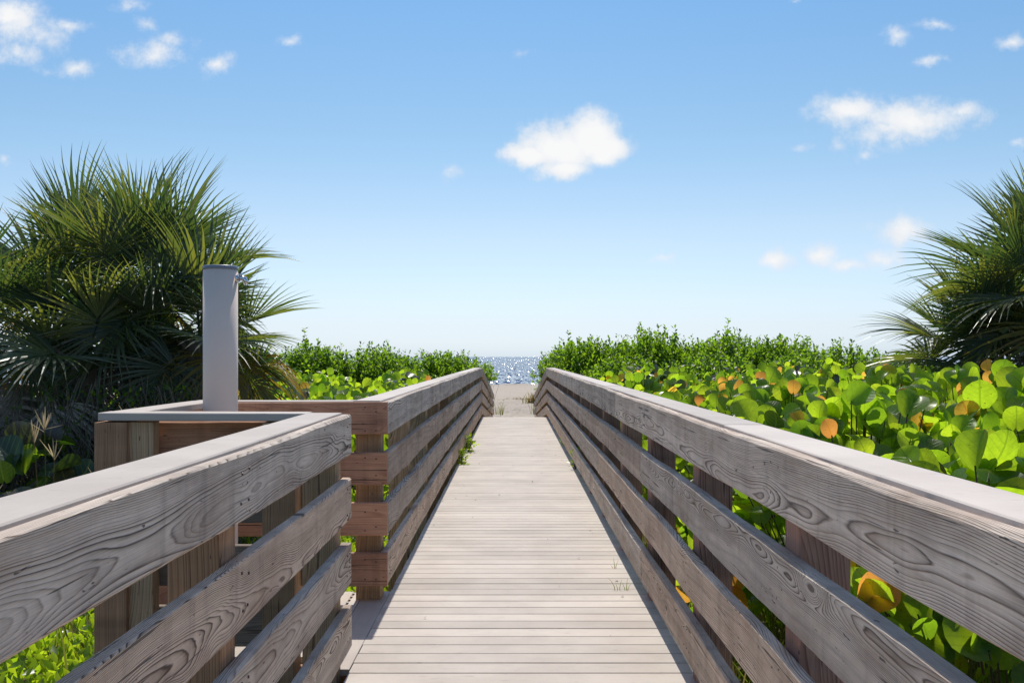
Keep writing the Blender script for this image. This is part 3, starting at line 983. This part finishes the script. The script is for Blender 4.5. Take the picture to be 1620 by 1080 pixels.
def twig_shrub_mesh(rad, hgt, n_twig, per, ls, seed, mat):
    """bush of upright leafy shoots"""
    rg = np.random.default_rng(seed)
    ph = rg.uniform(0, 2 * np.pi, n_twig)
    rr_ = rad * np.sqrt(rg.random(n_twig))
    dome = np.sqrt(np.clip(1 - (rr_ / rad) ** 2 * 0.6, 0, 1))
    zt = hgt * dome * np.where(rg.random(n_twig) < .35, rg.uniform(0.35, .8, n_twig), rg.uniform(0.8, 1.0, n_twig)) + rg.exponential(0.03, n_twig) * hgt
    tipd = np.stack([np.cos(ph) * rr_ / rad * .45, np.sin(ph) * rr_ / rad * .45, np.ones(n_twig)], -1) + rg.normal(0, .16, (n_twig, 3))
    tipd = norm(tipd)
    ln = rg.uniform(.28, .6, n_twig) * min(1.0, hgt / 1.2)
    tip = np.stack([rr_ * np.cos(ph), rr_ * np.sin(ph), zt], -1)
    t = np.tile(np.linspace(0, 1, per), n_twig) + rg.uniform(-.03, .03, n_twig * per)
    ii = np.repeat(np.arange(n_twig), per)
    P_ = tip[ii] - tipd[ii] * (ln[ii] * (1 - t))[:, None] + rg.normal(0, .012, (len(t), 3))
    P_[:, 2] = np.maximum(P_[:, 2], 0.02)
    an = np.tile(np.arange(per) * 2.4, n_twig) + np.repeat(rg.uniform(0, 6, n_twig), per)
    out_ = np.stack([np.cos(an), np.sin(an), np.full(len(an), .75)], -1) + tipd[ii] * .35
    nr = np.stack([-np.cos(an) * .6, -np.sin(an) * .6, np.full(len(an), .8)], -1) + rg.normal(0, .3, (len(an), 3))
    Rm = frames(nr, out_ + rg.normal(0, .15, out_.shape))
    S_ = ls * rg.uniform(.65, 1.2, len(an)) * (1 - .35 * t)
    v = scatter(SL, P_, Rm, S_)
    lm = np_mesh('foliage', v[0], v[1], mat, v[2], v[3])
    mb_ = MB()
    for k in range(0, n_twig, max(1, n_twig // 90)):
        p1 = Vector(tip[k]); p0 = p1 - Vector(tipd[k]) * float(ln[k])
        b_ = Vector((p0.x * .35, p0.y * .35, 0))
        mb_.tube([b_, (b_ + p0) / 2 + Vector((0, 0, .03)), p0, p1], [.012, .008, .005, .002], 4, False)
    return lm, mb_.mesh('stem', M_STEM), v, mat


# ---------------------------------------------------------------- palm fronds
def frond_mesh(petiole, blade, nseg, spread, fold, droop, arch, mat, seed, cut=0.0, ragged=0.06):
    """fan frond: stalk along +Y, blade of folded pointed segments with free drooping tips; upper side +Z"""
    rg = np.random.default_rng(seed)
    V, F, Q = [], [], []
    def bend(p):
        # the whole frond arches down along its length
        L = petiole + blade
        s = max(0.0, p[1] / L)
        a = arch * s * s
        return (p[0], p[1] * math.cos(a * .8), p[2] - p[1] * math.sin(a * .8))
    # stalk: a thin half-round bar
    for i in range(5):
        s = i / 4
        ww = .017 * (1 - .55 * s)
        yy_ = petiole * s * 1.06
        for (a, b) in ((-ww, 0), (0, -ww * .7), (ww, 0), (0, ww * .35)):
            V.append(bend((a, yy_, b))); Q.append(.5)
    for i in range(4):
        for k in range(4):
            F.append((i * 4 + k, i * 4 + (k + 1) % 4, (i + 1) * 4 + (k + 1) % 4, (i + 1) * 4 + k))
    dth = 2 * spread / nseg
    ss = [.03, .2, .42, .62, .82, 1.0]
    for i in range(nseg):
        th = -spread + dth * (i + .5)
        if rg.random() < cut:
            continue
        c = math.cos(th)
        L = blade * (.70 + .30 * max(0, math.cos(th * .8))) * rg.uniform(1 - ragged, 1 + ragged)
        oy = petiole + blade * .16 * (1 - abs(th) / spread)
        thj = th + rg.normal(0, .02)
        dr = droop * rg.uniform(.6, 1.5)
        o = len(V)
        tone = rg.normal(0, .16)
        tw = rg.normal(0, .35)
        for s in ss:
            r_ = s * L
            wdt = min(r_ * dth * .56 + .002, L * .34 * dth * .56 * (1.0 if s < .7 else .9))
            if s > .42:
                wdt *= max(0.03, 1 - ((s - .42) / .58) ** 1.25)
            side = math.sin(thj) * r_
            z0 = fold * abs(side) - dr * r_ * s ** 1.8
            # leaflet droops and pulls slightly inwards as it hangs
            fwd = math.cos(thj) * r_
            px, py = side, oy + fwd
            nx_, ny_ = math.cos(thj), -math.sin(thj)
            vfold = wdt * .55
            for q, dzv in ((-1, 0.0), (0, -vfold), (1, 0.0)):
                V.append(bend((px + nx_ * wdt * q, py + ny_ * wdt * q, z0 + dzv + wdt * q * (tw + (0.25 * math.copysign(1, th) * fold)))))
                Q.append(tone)
        for k in range(len(ss) - 1):
            for j in range(2):
                a = o + k * 3 + j
                F.append((a, a + 1, a + 4, a + 3))
    V = np.array(V); F = np.array(F)
    return np_mesh('frond', V, F, mat, None, np.array(Q), False)


FR_UP = [frond_mesh(.42, .92, 40, R(112), .34, .03, .10, M_FROND, 1), frond_mesh(.5, .86, 38, R(100), .46, .05, .14, M_FROND, 2), frond_mesh(.36, .98, 42, R(118), .28, .08, .18, M_FROND, 3)]
FR_MID = [frond_mesh(.55, .90, 40, R(122), .28, .08, .22, M_FROND, 4), frond_mesh(.48, .94, 38, R(116), .36, .07, .28, M_FROND, 5, .04), frond_mesh(.6, .85, 40, R(125), .2, .12, .3, M_FROND, 6)]
FR_YEL = [frond_mesh(.5, .86, 42, R(112), .2, .3, .7, M_FROND_Y, 7, .08), frond_mesh(.55, .8, 40, R(110), .15, .35, .8, M_FROND_Y, 8, .1)]
FR_DEAD = [frond_mesh(.5, .8, 34, R(85), .05, .9, .9, M_FROND_D, 9, .18, .2), frond_mesh(.45, .75, 30, R(75), .0, 1.2, .7, M_FROND_D, 10, .2, .25), frond_mesh(.55, .85, 36, R(80), .1, 1.0, 1.1, M_FROND_D, 12, .15, .2)]


def palm(loc, crown_z, n_green, n_yel, n_dead, scale, seed, label, group, lean=(0, 0), el0=86, el1=-38, face=0.0):
    rg = random.Random(seed)
    gz = ground_z(loc[0], loc[1])
    root = empty('cabbage_palm', (loc[0], loc[1], gz))
    tag(root, label, 'palm tree', group)
    H = crown_z - gz
    mb_ = MB()
    pts, rad_ = [], []
    for k in range(9):
        s = k / 8
        pts.append((lean[0] * s * s, lean[1] * s * s, -.2 + (H + .2) * s))
        rad_.append((.17 - .05 * s) * (1 + .12 * (k % 2)))
    mb_.tube(pts, rad_, 12)
    for k in range(26):                           # old leaf bases sticking out of the trunk
        s = k / 26
        a = k * 2.4
        z_ = H * (.2 + .8 * s)
        r0 = .12
        d = Vector((math.cos(a), math.sin(a), .9)).normalized()
        p0 = Vector((lean[0] * s * s + math.cos(a) * r0, lean[1] * s * s + math.sin(a) * r0, z_))
        mb_.tube([p0, p0 + d * .11, p0 + d * .2], [.035, .026, .008], 5)
    link('trunk', mb_.mesh('trunk', M_TRUNK), root)
    c = Vector((lean[0], lean[1], H))
    tot = n_green + n_yel + n_dead
    for i in range(tot):
        azm = i * 2.39996 + rg.uniform(-.25, .25) + seed
        if i < n_green:
            t = (i + .5) / n_green
            elv = el0 + (el1 - el0) * t ** 1.05 + rg.uniform(-7, 7)
            me = rg.choice(FR_UP if t < .5 else FR_MID)
            nm, lab = 'frond', None
        elif i < n_green + n_yel:
            elv = rg.uniform(-35, 5); me = rg.choice(FR_YEL); nm, lab = 'frond', 'yellowing frond'
        else:
            azm = R(-90 + rg.uniform(-110, 110))
            elv = rg.uniform(-75, -30); me = rg.choice(FR_DEAD); nm, lab = 'frond', 'dried grey brown hanging frond'
        e = R(elv)
        d = Vector((math.cos(azm) * math.cos(e), math.sin(azm) * math.cos(e), math.sin(e)))
        up = Vector((-math.cos(azm) * math.sin(e), -math.sin(azm) * math.sin(e), math.cos(e)))
        roll = rg.gauss(0, .35) + (rg.gauss(0, .7) if elv > 50 else 0)
        up = Matrix.Rotation(roll, 3, d) @ up
        sd_ = d.cross(up)
        m4 = Matrix((sd_, d, up)).transposed().to_4x4() @ Matrix.Scale(scale * rg.uniform(.86, 1.1), 4)
        m4.translation = c + d * .05 + Vector((0, 0, -.10 * (i / tot)))
        o_ = link(nm, me, root, m4)
        if lab:
            o_['label'] = lab
    return root


PG = 'cabbage palms in the clump behind the shower'
palm((-4.35, 10.2), 1.93, 21, 2, 7, .92, 3, 'tall cabbage palm at the left of the clump, fronds touching the blue sky', PG)
palm((-3.45, 9.7), 1.97, 21, 1, 6, .92, 14, 'tall cabbage palm with upright fan fronds directly above and left of the shower column', PG)
palm((-2.85, 9.3), 1.50, 18, 4, 5, .84, 25, 'lower cabbage palm whose fronds fan out right of the shower column', PG, el0=75, el1=-40)
palm((-4.75, 9.2), 1.50, 12, 1, 13, .95, 36, 'low cabbage palm at the left edge with hanging dried fronds', PG, el0=65, el1=-12)
palm((-3.75, 9.0), 1.35, 8, 0, 15, .85, 47, 'stunted cabbage palm with a skirt of grey dead fronds behind the platform corner', PG, el0=60, el1=-5)
PG2 = 'cabbage palms behind the sea grapes'
palm((5.75, 11.0), 2.02, 30, 1, 3, 1.06, 58, 'tall cabbage palm rising from the sea grapes with long upright fronds', PG2)
palm((5.2, 11.5), 1.30, 22, 5, 9, .92, 69, 'low cabbage palm with orange tinged fronds beside the taller palm', PG2, el0=75, el1=-10)


# ---------------------------------------------------------------- dark tangle below the palms
def thicket(loc, size, n_leaf, n_twig, seed, label, ls=.05, mat=None, group=None):
    rg = np.random.default_rng(seed)
    gz = ground_z(loc[0], loc[1])
    root = empty('vine_thicket', (loc[0], loc[1], gz))
    tag(root, label, 'vine', group)
    n = n_leaf
    P_ = np.stack([rg.normal(0, .45, n) * size[0], rg.normal(0, .4, n) * size[1], np.abs(rg.random(n)) ** .8 * size[2]], -1)
    nr = rg.normal(0, .6, (n, 3)) + np.array([0, -.3, .4])
    Rm = frames(nr, rg.normal(0, .5, (n, 3)) + np.array([0, 0, -.6]))
    v = scatter(SL, P_, Rm, ls * rg.uniform(.5, 1.3, n))
    o_ = link('foliage', np_mesh('foliage', v[0], v[1], mat or M_SHRUB, v[2], v[3]), root)
    o_['kind'] = 'stuff'
    mb_ = MB()
    for k in range(n_twig):
        x0, y0 = rg.normal(0, .42) * size[0], rg.normal(0, .4) * size[1]
        z1 = rg.uniform(.4, 1.05) * size[2]
        pts = []
        for s in np.linspace(0, 1, 6):
            pts.append((x0 + rg.normal(0, .06) + (s - .5) * rg.normal(0, .2), y0 + rg.normal(0, .05), z1 * (1 - s) + .02))
        mb_.tube(pts, rg.uniform(.002, .006), 3, False)
    link('stem', mb_.mesh('stem', M_TWIG), root)
    return root


VG = 'vine tangles below the palms'
thicket((-3.05, 8.55), (1.0, .5, 1.5), 2600, 620, 91, 'dense twiggy vine tangle left of the shower column under the palms', .045)
thicket((-4.9, 9.6), (1.3, .6, 1.5), 3800, 160, 92, 'dark vine tangle under the palms at the left edge of the photo', .05)
thicket((-2.35, 9.8), (.7, .5, 1.2), 2600, 90, 93, 'vine tangle right of the shower column under the low palm', .045)
thicket((5.25, 10.55), (.75, .5, 1.75), 2600, 240, 94, 'brown twiggy vine tangle between the low palm and the tall palm', .05)
thicket((6.1, 10.6), (.8, .5, 2.3), 5200, 70, 95, 'dark green vine climbing the trunk of the tall palm behind the sea grapes', .11, M_GRAPE_DARK)

# ---------------------------------------------------------------- sea grapes, right-hand side
near_spots = [
    # x, y, radius, top z, objects, mass, label
    (2.05, 4.2, .80, .92, 280, 420, 'sea grape shrub nearest the camera with large round leaves against the right railing'),
    (1.95, 5.9, .85, 1.08, 290, 640, 'sea grape shrub with orange leaves just behind the nearest one along the right railing'),
    (3.35, 6.0, .95, 1.17, 290, 640, 'sea grape shrub with yellow and orange leaves at the right edge of the photo'),
    (2.05, 7.7, .90, 1.12, 290, 640, 'third sea grape shrub along the right railing counting from the camera'),
    (3.6, 7.9, 1.0, 1.22, 280, 600, 'sea grape shrub below the tall right palm, leaves standing upright'),
    (2.1, 9.6, .95, 1.12, 260, 430, 'sea grape shrub between the right railing and the low palm'),
    (3.7, 9.7, 1.0, 1.24, 240, 430, 'sea grape shrub in front of the low palm with orange tinged fronds'),
    (5.0, 8.6, 1.0, 1.2, 240, 520, 'sea grape shrub in front of the tall right palm'),
]
for i, (x_, y_, r_, t_, no, nm_, lab) in enumerate(near_spots):
    grape_shrub((x_, y_), r_, t_, no, nm_, (.15, .122, .145, .11, .118, .105, .108, .112)[i], 200 + i, lab, .075 if i in (1, 2) else .05, .022)
far_spots = [(1.95, 11.6, .95, 1.1), (3.5, 11.8, 1.0, 1.22), (2.0, 13.6, .95, 1.12), (3.7, 13.9, 1.0, 1.2), (2.1, 15.8, 1.0, 1.1), (4.0, 16.2, 1.1, 1.15), (2.2, 18.2, 1.05, 1.1), (5.6, 14.6, 1.1, 1.15)]
for i, (x_, y_, r_, t_) in enumerate(far_spots):
    lab = ['fifth sea grape shrub along the right railing counting from the camera', 'sea grape shrub in the second row, behind the fifth one along the right railing',
           'sixth sea grape shrub along the right railing counting from the camera', 'sea grape shrub in the second row, behind the sixth one along the right railing',
           'seventh sea grape shrub along the right railing counting from the camera', 'sea grape shrub in the second row, behind the seventh one along the right railing',
           'last sea grape shrub along the right railing, just before the tall shrubs', 'sea grape shrub left of the low palm, farthest from the right railing'][i]
    grape_shrub((x_, y_), r_, t_, 0, 950, .098, 240 + i, lab, .05, .12)
# left-hand side: low yellow-green band behind the platform, and shaded leaves under the palms
left_spots = [(-2.0, 11.8, .95, .92), (-1.85, 13.6, .9, .97), (-3.2, 14.0, 1.0, .98), (-1.85, 15.6, .95, 1.0), (-3.4, 16.4, 1.1, 1.02), (-1.9, 17.6, .95, 1.02), (-5.0, 15.5, 1.1, 1.0), (-2.0, 19.3, 1.0, 1.02), (-3.7, 18.6, 1.1, 1.05)]
for i, (x_, y_, r_, t_) in enumerate(left_spots):
    grape_shrub((x_, y_), r_, t_, 0, 620, .105, 270 + i, ['low sea grape shrub just behind the shower platform beside the left railing', 'second low sea grape shrub along the left railing beyond the platform',
      'low sea grape shrub right of the palm clump behind the shower platform', 'third low sea grape shrub along the left railing beyond the platform',
      'low sea grape shrub in the middle of the yellow green band behind the palms', 'fourth low sea grape shrub along the left railing beyond the platform',
      'low sea grape shrub hidden mostly behind the palm clump', 'last low sea grape shrub along the left railing before the tall shrubs',
      'low sea grape shrub at the back of the band under the tall left shrubs'][i], .03, .06, 'low sea grapes on the left')
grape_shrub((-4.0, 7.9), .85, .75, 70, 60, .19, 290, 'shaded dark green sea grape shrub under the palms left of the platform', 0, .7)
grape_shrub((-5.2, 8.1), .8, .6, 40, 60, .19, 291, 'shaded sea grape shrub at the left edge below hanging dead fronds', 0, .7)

# ---------------------------------------------------------------- tall shrubs towards the beach
TW = [twig_shrub_mesh(1.15, 1.75, 620, 20, .125, 301, M_SHRUB), twig_shrub_mesh(1.2, 1.6, 620, 20, .12, 302, M_SHRUB), twig_shrub_mesh(1.05, 1.9, 600, 21, .125, 303, M_SHRUB)]
TY = twig_shrub_mesh(.7, 1.1, 260, 14, .055, 304, M_SHRUB_Y)


def bush(loc, which, scale, rot, label, group):
    gz = ground_z(*loc)
    root = empty('coastal_shrub', (loc[0], loc[1], gz - .03))
    tag(root, label, 'shrub', group)
    root.rotation_euler = (0, 0, rot)
    root.scale = scale
    me = which[0]
    if abs(loc[0]) < 1.9 and loc[1] > 23:
        # wind and passers-by keep the ramp clear: no leaves through its railing, only above and beside it
        V, F, U, q = which[2]
        k = len(V) // 5
        c_ = V.reshape(k, 5, 3).mean(1) * np.array(scale)
        cs, sn = math.cos(rot), math.sin(rot)
        wx = loc[0] + c_[:, 0] * cs - c_[:, 1] * sn
        wy = loc[1] + c_[:, 0] * sn + c_[:, 1] * cs
        wz = gz - .03 + c_[:, 2]
        top_ = np.array([TOP + rail_z(min(float(t), Y_END)) for t in wy])
        ok = (np.abs(wx) > .98) | ((wz > top_ + .03) & (np.abs(wx) > .42))
        V = V.reshape(k, 5, 3)[ok].reshape(-1, 3)
        n_ = int(ok.sum())
        F = (SL[1][None] + (np.arange(n_) * 5)[:, None, None]).reshape(-1, 4)
        me = np_mesh('foliage', V, F, which[3], np.tile(SL[2], (n_, 1)), q.reshape(k, 5)[ok].ravel())
    o_ = link('foliage', me, root); o_['kind'] = 'stuff'
    link('stem', which[1], root)
    return root


GR = 'tall coastal shrubs by the right side of the ramp'
GLf = 'tall coastal shrubs by the left side of the ramp'
rg = random.Random(77)
def row(spots, group, labels):
    for i, (x_, y_, t_) in enumerate(spots):
        gz = ground_z(x_, y_)
        q = TW[i % 3]
        hm = (1.75, 1.6, 1.9)[i % 3]
        bush((x_, y_), q, (rg.uniform(.95, 1.15), rg.uniform(.9, 1.1), (t_ + (.16 if x_ > 0 else ((.28 if x_ < -4 else .04) if y_ > 22.3 else -.1)) - gz) / hm * .96), rg.uniform(0, 6.28), labels[i], group)
row([(1.75, 23.5, 1.75), (3.1, 23.0, 1.9), (4.6, 22.6, 1.8), (5.9, 22.4, 1.75), (7.1, 22.0, 1.55), (1.55, 26.3, 1.65), (2.3, 20.9, 1.3), (3.9, 20.3, 1.4), (5.6, 20.0, 1.4), (1.6, 29.5, 1.0), (7.9, 20.6, 1.3), (3.3, 26.0, 1.7), (5.2, 26.5, 1.6), (1.75, 33.5, .55)],
    GR, ['tall dark green shrub leaning over the right railing where it bends down', 'tall shrub second from the bend of the right railing in the long row', 'tall shrub in the middle of the long row on the right',
         'tall shrub fourth from the bend of the right railing in the long row', 'shorter shrub at the right end of the long row near the palm', 'tall shrub overhanging the upper part of the right ramp railing',
         'lower shrub in front of the tall row, closest to the right railing', 'lower shrub in front of the tall row, second from the right railing', 'lower shrub in front of the tall row, third from the right railing',
         'small shrub halfway down the right side of the ramp', 'lower shrub in front of the tall row, beside the low palm', 'tall shrub at the back behind the second one of the long right row',
         'tall shrub at the back behind the middle of the long right row', 'knee high shrub at the foot of the right ramp railing'])
row([(-1.85, 24.6, 1.55), (-3.1, 23.4, 1.65), (-4.5, 22.8, 1.5), (-5.9, 22.4, 1.4), (-1.5, 27.6, 1.45), (-2.3, 21.4, 1.15), (-3.9, 20.6, 1.15), (-5.5, 20.2, 1.1), (-6.6, 22.6, 1.4), (-1.8, 31.0, .7), (-3.3, 26.6, 1.5), (-1.85, 34.6, .3)],
    GLf, ['coastal shrub with a tall thin sprig beside the bend of the left railing', 'tall shrub second from the bend of the left railing in the row', 'tall shrub third from the bend of the left railing in the row',
          'tall shrub fourth from the bend of the left railing, next to the palms', 'shrub overhanging the upper part of the left ramp railing', 'lower shrub in front of the left row, closest to the left railing',
          'lower shrub in front of the left row, second from the left railing', 'lower shrub in front of the left row, next to the palm clump', 'shrub at the left end of the row, behind the palm clump',
          'small shrub halfway down the left side of the ramp', 'tall shrub at the back behind the second one of the left row', 'knee high shrub at the foot of the left ramp railing'])
bush((2.15, 10.9), TY, (1.05, 1.05, 1.45), .4, 'yellowish small leaved shrub among the sea grapes by the right railing', None)
bush((2.6, 12.9), TY, (1.1, 1.1, 1.42), 2.4, 'second yellowish small leaved shrub farther back among the sea grapes', None)

# ---------------------------------------------------------------- ground cover
def cover(name, n, box, zr, size, tm, mat, seed, up=.8, keep=None):
    rg = np.random.default_rng(seed)
    x_ = rg.uniform(box[0], box[1], n); y_ = rg.uniform(box[2], box[3], n)
    if keep is not None:
        k = keep(x_, y_); x_, y_ = x_[k], y_[k]
    n = len(x_)
    z_ = np.array([ground_z(a, b) for a, b in zip(x_, y_)])
    lump = .5 + .5 * np.sin(x_ * 2.1 + 1) * np.sin(y_ * 1.7) * .8
    P_ = np.stack([x_, y_, z_ + zr[0] + (zr[1] - zr[0]) * rg.random(n) ** .6 * (.45 + .55 * lump)], -1)
    if up is None:
        nr = np.stack([rg.normal(0, 1, n), rg.normal(0, 1, n), rg.normal(.1, .2, n)], -1)
        ax = np.stack([rg.normal(0, .35, n), rg.normal(0, .35, n), np.ones(n)], -1)
        P_[:, 2] = z_
    else:
        nr = rg.normal(0, .45, (n, 3)) + np.array([0, -.75, .5 * up])
        ax = rg.normal(0, .6, (n, 3)) + np.array([0, -.1, .5])
    v = scatter(tm, P_, frames(nr, ax), size * rg.uniform(.6, 1.25, n))
    o_ = link(name, np_mesh(name, v[0], v[1], mat, v[2], v[3]))
    o_['kind'] = 'stuff'
    return o_


o = cover('ground_cover', 34000, (-6.0, -.95, 4.4, 12.0), (.03, .34), .078, LOBED, M_COVER, 401, .7, lambda a, b: ~((a > -1.75) & (b > 4.3) & (b < 5.9)))
tag(o, 'bright green low leafy ground cover left of the boardwalk')
o = cover('leafy_undergrowth', 3800, (-4.5, -.95, 12.0, 22.0), (.05, .45), .11, LOBED, M_COVER, 402, .7)
tag(o, 'low leafy undergrowth behind the left railing')
o = cover('weeds', 1500, (.95, 2.2, 2.4, 21.0), (.02, .22), .07, LOBED, M_COVER, 403, .7)
tag(o, 'sparse green weeds on the ground below the sea grapes')
o = cover('grass', 9000, (.9, 2.8, 2.2, 20.0), (0, 0), .34, BL, M_GRASS, 404, None)
tag(o, 'thin grass and dry stalks under the right railing')
o = cover('grass', 1800, (-6.5, -1.9, 5.0, 10.5), (0, 0), .4, BL, M_GRASS, 405, None)
tag(o, 'thin grass in the ground cover left of the platform')


# ---------------------------------------------------------------- little plants
def sprig(loc, n, rad, hgt, ls, seed, label, mat=M_COVER, tm=LOBED, side=0.0):
    rg = np.random.default_rng(seed)
    root = empty('weed', loc)
    tag(root, label, 'weed')
    P_ = np.stack([rg.normal(side * rad * .5, rad * .45, n), rg.normal(0, rad * .7, n), rg.random(n) * hgt], -1)
    nr = rg.normal(0, .5, (n, 3)) + np.array([0, -.3, .7])
    ax = P_ * np.array([1, 1, .3]) + rg.normal(0, .05, (n, 3)) + np.array([0, 0, .05])
    v = scatter(tm, P_, frames(nr, ax), ls * rg.uniform(.6, 1.2, n))
    o_ = link('foliage', np_mesh('foliage', v[0], v[1], mat, v[2], v[3]), root); o_['kind'] = 'stuff'
    mb_ = MB()
    for k in range(0, n, 4):
        mb_.tube([(0, P_[k][1] * .4, -.1), tuple(P_[k] * .6 + np.array([0, 0, .01])), tuple(P_[k])], [.004, .003, .0015], 4, False)
    link('stem', mb_.mesh('stem', M_STEM), root)


sprig((-.65, 14.6, .0), 75, .085, .22, .07, 501, 'leafy green weed pushing through beside the left railing onto the deck', side=.6)
sprig((-.66, 12.9, -.02), 70, .07, .2, .07, 502, 'smaller leafy weed at the foot of the left railing nearer the camera', side=.3)
sprig((.74, 12.3, .02), 46, .05, .22, .06, 503, 'small weed sprouting at the deck edge under the right railing', side=-.4)
sprig((.76, 15.5, .02), 24, .04, .14, .05, 504, 'tiny weed at the right deck edge farther towards the beach', side=-.4)


def blades(loc, spec, label, mat=M_GRASS):
    root = empty('grass_tuft', loc)
    tag(root, label, 'grass')
    for k, (dx_, h_, lx, ly, w_) in enumerate(spec):
        V, F = [], []
        for s in (0, .35, .7, 1):
            ww = w_ * (1 - s ** 1.6) + .0004
            V += [(dx_ + lx * s * s - ww, ly * s * s, h_ * s), (dx_ + lx * s * s + ww, ly * s * s, h_ * s)]
        for i_ in range(3):
            F.append((i_ * 2, i_ * 2 + 1, i_ * 2 + 3, i_ * 2 + 2))
        link('blade', np_mesh('blade', np.array(V), np.array(F), mat), root)


blades((.622, 5.93, -.01), [(-.035, .085, -.045, 0, .0022), (-.02, .06, -.02, -.02, .002), (-.01, .07, .012, 0, .002), (.022, .055, -.02, .01, .002), (.03, .08, .006, 0, .0022), (.036, .05, .02, -.01, .002)],
       'few thin green grass blades growing up between the deck planks on the right')
blades((.645, 6.55, -.01), [(0, .075, -.01, 0, .002), (.006, .06, .016, 0, .0018), (-.01, .03, -.02, 0, .002)], 'lone short grass sprig between the deck planks behind the other blades')


def seed_grass(loc, stems, seed, label):
    rg = np.random.default_rng(seed)
    root = empty('flowering_grass', loc)
    tag(root, label, 'grass', 'flowering grass stalks left of the platform')
    for (tx, ty, h_, nh, sp_) in stems:
        mb_ = MB()
        top = Vector((tx, ty, h_))
        mb_.tube([(tx * .2, ty * .2, 0), (tx * .55, ty * .55, h_ * .55), top], [.0035, .003, .0018], 5, False)
        st = link('stem', mb_.mesh('stem', M_GRASS), root)
        k = nh
        d = np.stack([rg.normal(0, sp_, k), rg.normal(0, sp_, k), np.ones(k)], -1) + np.array([tx * .4, 0, 0])
        S_ = rg.uniform(.09, .15, k)
        T = (np.array([(-.02, 0, 0), (.02, 0, 0), (-.032, .5, .02), (.032, .5, .02), (-.008, 1, .06), (.008, 1, .06)]), BL[1], BL[2])
        P_ = np.tile(np.array(top), (k, 1)) - np.stack([np.zeros(k), np.zeros(k), rg.random(k) * .02], -1)
        v = scatter(T, P_, frames(np.tile(np.array([0, -1., .1]), (k, 1)) + rg.normal(0, .5, (k, 3)), d), S_)
        link('seed_head', np_mesh('seed_head', v[0], v[1], M_SEED, v[2], v[3]), st)


seed_grass((-2.72, 6.0, ground_z(-2.72, 6.0)), [(-.03, 0, 1.36, 12, .28), (-.10, .02, 1.29, 8, .4), (.05, -.05, 1.2, 5, .2)], 601, 'tall pale flowering grass with starry seed heads left of the platform')
seed_grass((-2.42, 5.9, ground_z(-2.42, 5.9)), [(.09, 0, 1.2, 6, .35), (.02, .03, 1.02, 6, .25), (.22, 0, 1.38, 5, .4)], 602, 'shorter flowering grass leaning towards the platform corner post')
seed_grass((-2.98, 5.8, ground_z(-2.98, 5.8)), [(.03, 0, 1.02, 5, .2), (-.14, 0, .95, 7, .45)], 603, 'short flowering grass at the far left in the shade')

# grass and creepers on the sand by the path
rg = random.Random(9)
M_REED = leaf_mat('reddish_beach_plant', [(0.16, 0.1, 0.03), (0.12, 0.13, 0.03), (0.2, 0.09, 0.04)], [(0.4, 0.25, 0.04), (0.3, 0.35, 0.03), (0.4, 0.18, 0.05)], 0.5, 0.3, 0.4)
for (x_, y_, lab, s_, n_, sx_, mt_) in ((1.15, 56.0, 'reddish green beach plant at the right of the sandy path', 1.0, 90, .32, M_REED), (.35, 60.0, 'low creeping beach plant reaching across the sandy path', .32, 70, .55, M_REED),
                                   (-.72, 43.0, 'wispy dry beach grass left of the sandy path', 1.15, 26, .16, M_GRASS), (1.0, 44.5, 'wispy dry beach grass right of the sandy path below the reddish plant', 1.1, 26, .16, M_GRASS)):
    gz = ground_z(x_, y_)
    sp_ = [(rg.gauss(0, sx_), rg.uniform(.3, .75) * s_, rg.gauss(0, .2), rg.gauss(0, .2), .009 if mt_ is M_GRASS else .02) for _ in range(n_)]
    blades((x_, y_, gz), sp_, lab, mt_)

# ---------------------------------------------------------------- wind-blown scraps on the boards
rgl = np.random.default_rng(88)
n = 46
xl = np.where(rgl.random(n) < .6, np.sign(rgl.normal(0, 1, n)) * rgl.uniform(.4, .66, n), rgl.uniform(-.6, .68, n))
P_ = np.stack([xl, rgl.uniform(3.8, 19, n), np.full(n, .006)], -1)
v = scatter(SL, P_, frames(rgl.normal(0, .25, (n, 3)) + np.array([0, 0, 1.]), rgl.normal(0, 1, (n, 3)) * np.array([1, 1, .05])), rgl.uniform(.012, .035, n))
o = link('fallen_leaves', np_mesh('fallen_leaves', v[0], v[1], M_FROND_D, v[2], v[3]))
tag(o, 'tiny dry leaf scraps scattered on the boardwalk planks', kind='stuff')

# ---------------------------------------------------------------- the walk goes on behind the viewer
yy = 0.6 - PITCH * .2
yy = 22.9 - PITCH / 2 - PITCH * math.ceil((22.9 - PITCH / 2 - 0.6) / PITCH)
while yy > -4.0:
    m4 = Matrix.Translation(((DX0 + DX1) / 2, yy, -0.014)) @ FLAT
    link('plank', variants[int(rgl.integers(5))], deck, m4)
    yy -= PITCH
for par, xi, sgn, pm in ((rr, XR, 1, M_POST_RED), (nl, -0.705, -1, M_POST)):
    xc = xi + sgn * BT / 2
    for zc, hh in ROWS:
        board('rail_board', (xc, -4.0, zc), (xc, -1.203, zc), hh, BT, par, M_GREY, (1, 0, 0), 1.0)
    xm = xi + sgn * (BT + 0.0733)
    board('cap_board', (xm, -4.0, TOP - 0.011), (xm, -1.203, TOP - 0.011), 0.034, 0.145, par, M_CAP, (1, 0, 0), 0.5, 4)
    for p in (-1.9, -3.4):
        board('post', (xm, p, -0.7), (xm, p, TOP - 0.035), 0.138, 0.138, par, pm, (1, 0, 0), 0.6, 4)

bush((5.25, 24.2), TW[1], (1.2, 1.0, 1.45), 1.1, 'tall shrub at the back of the right row, between its middle and its right end', GR)
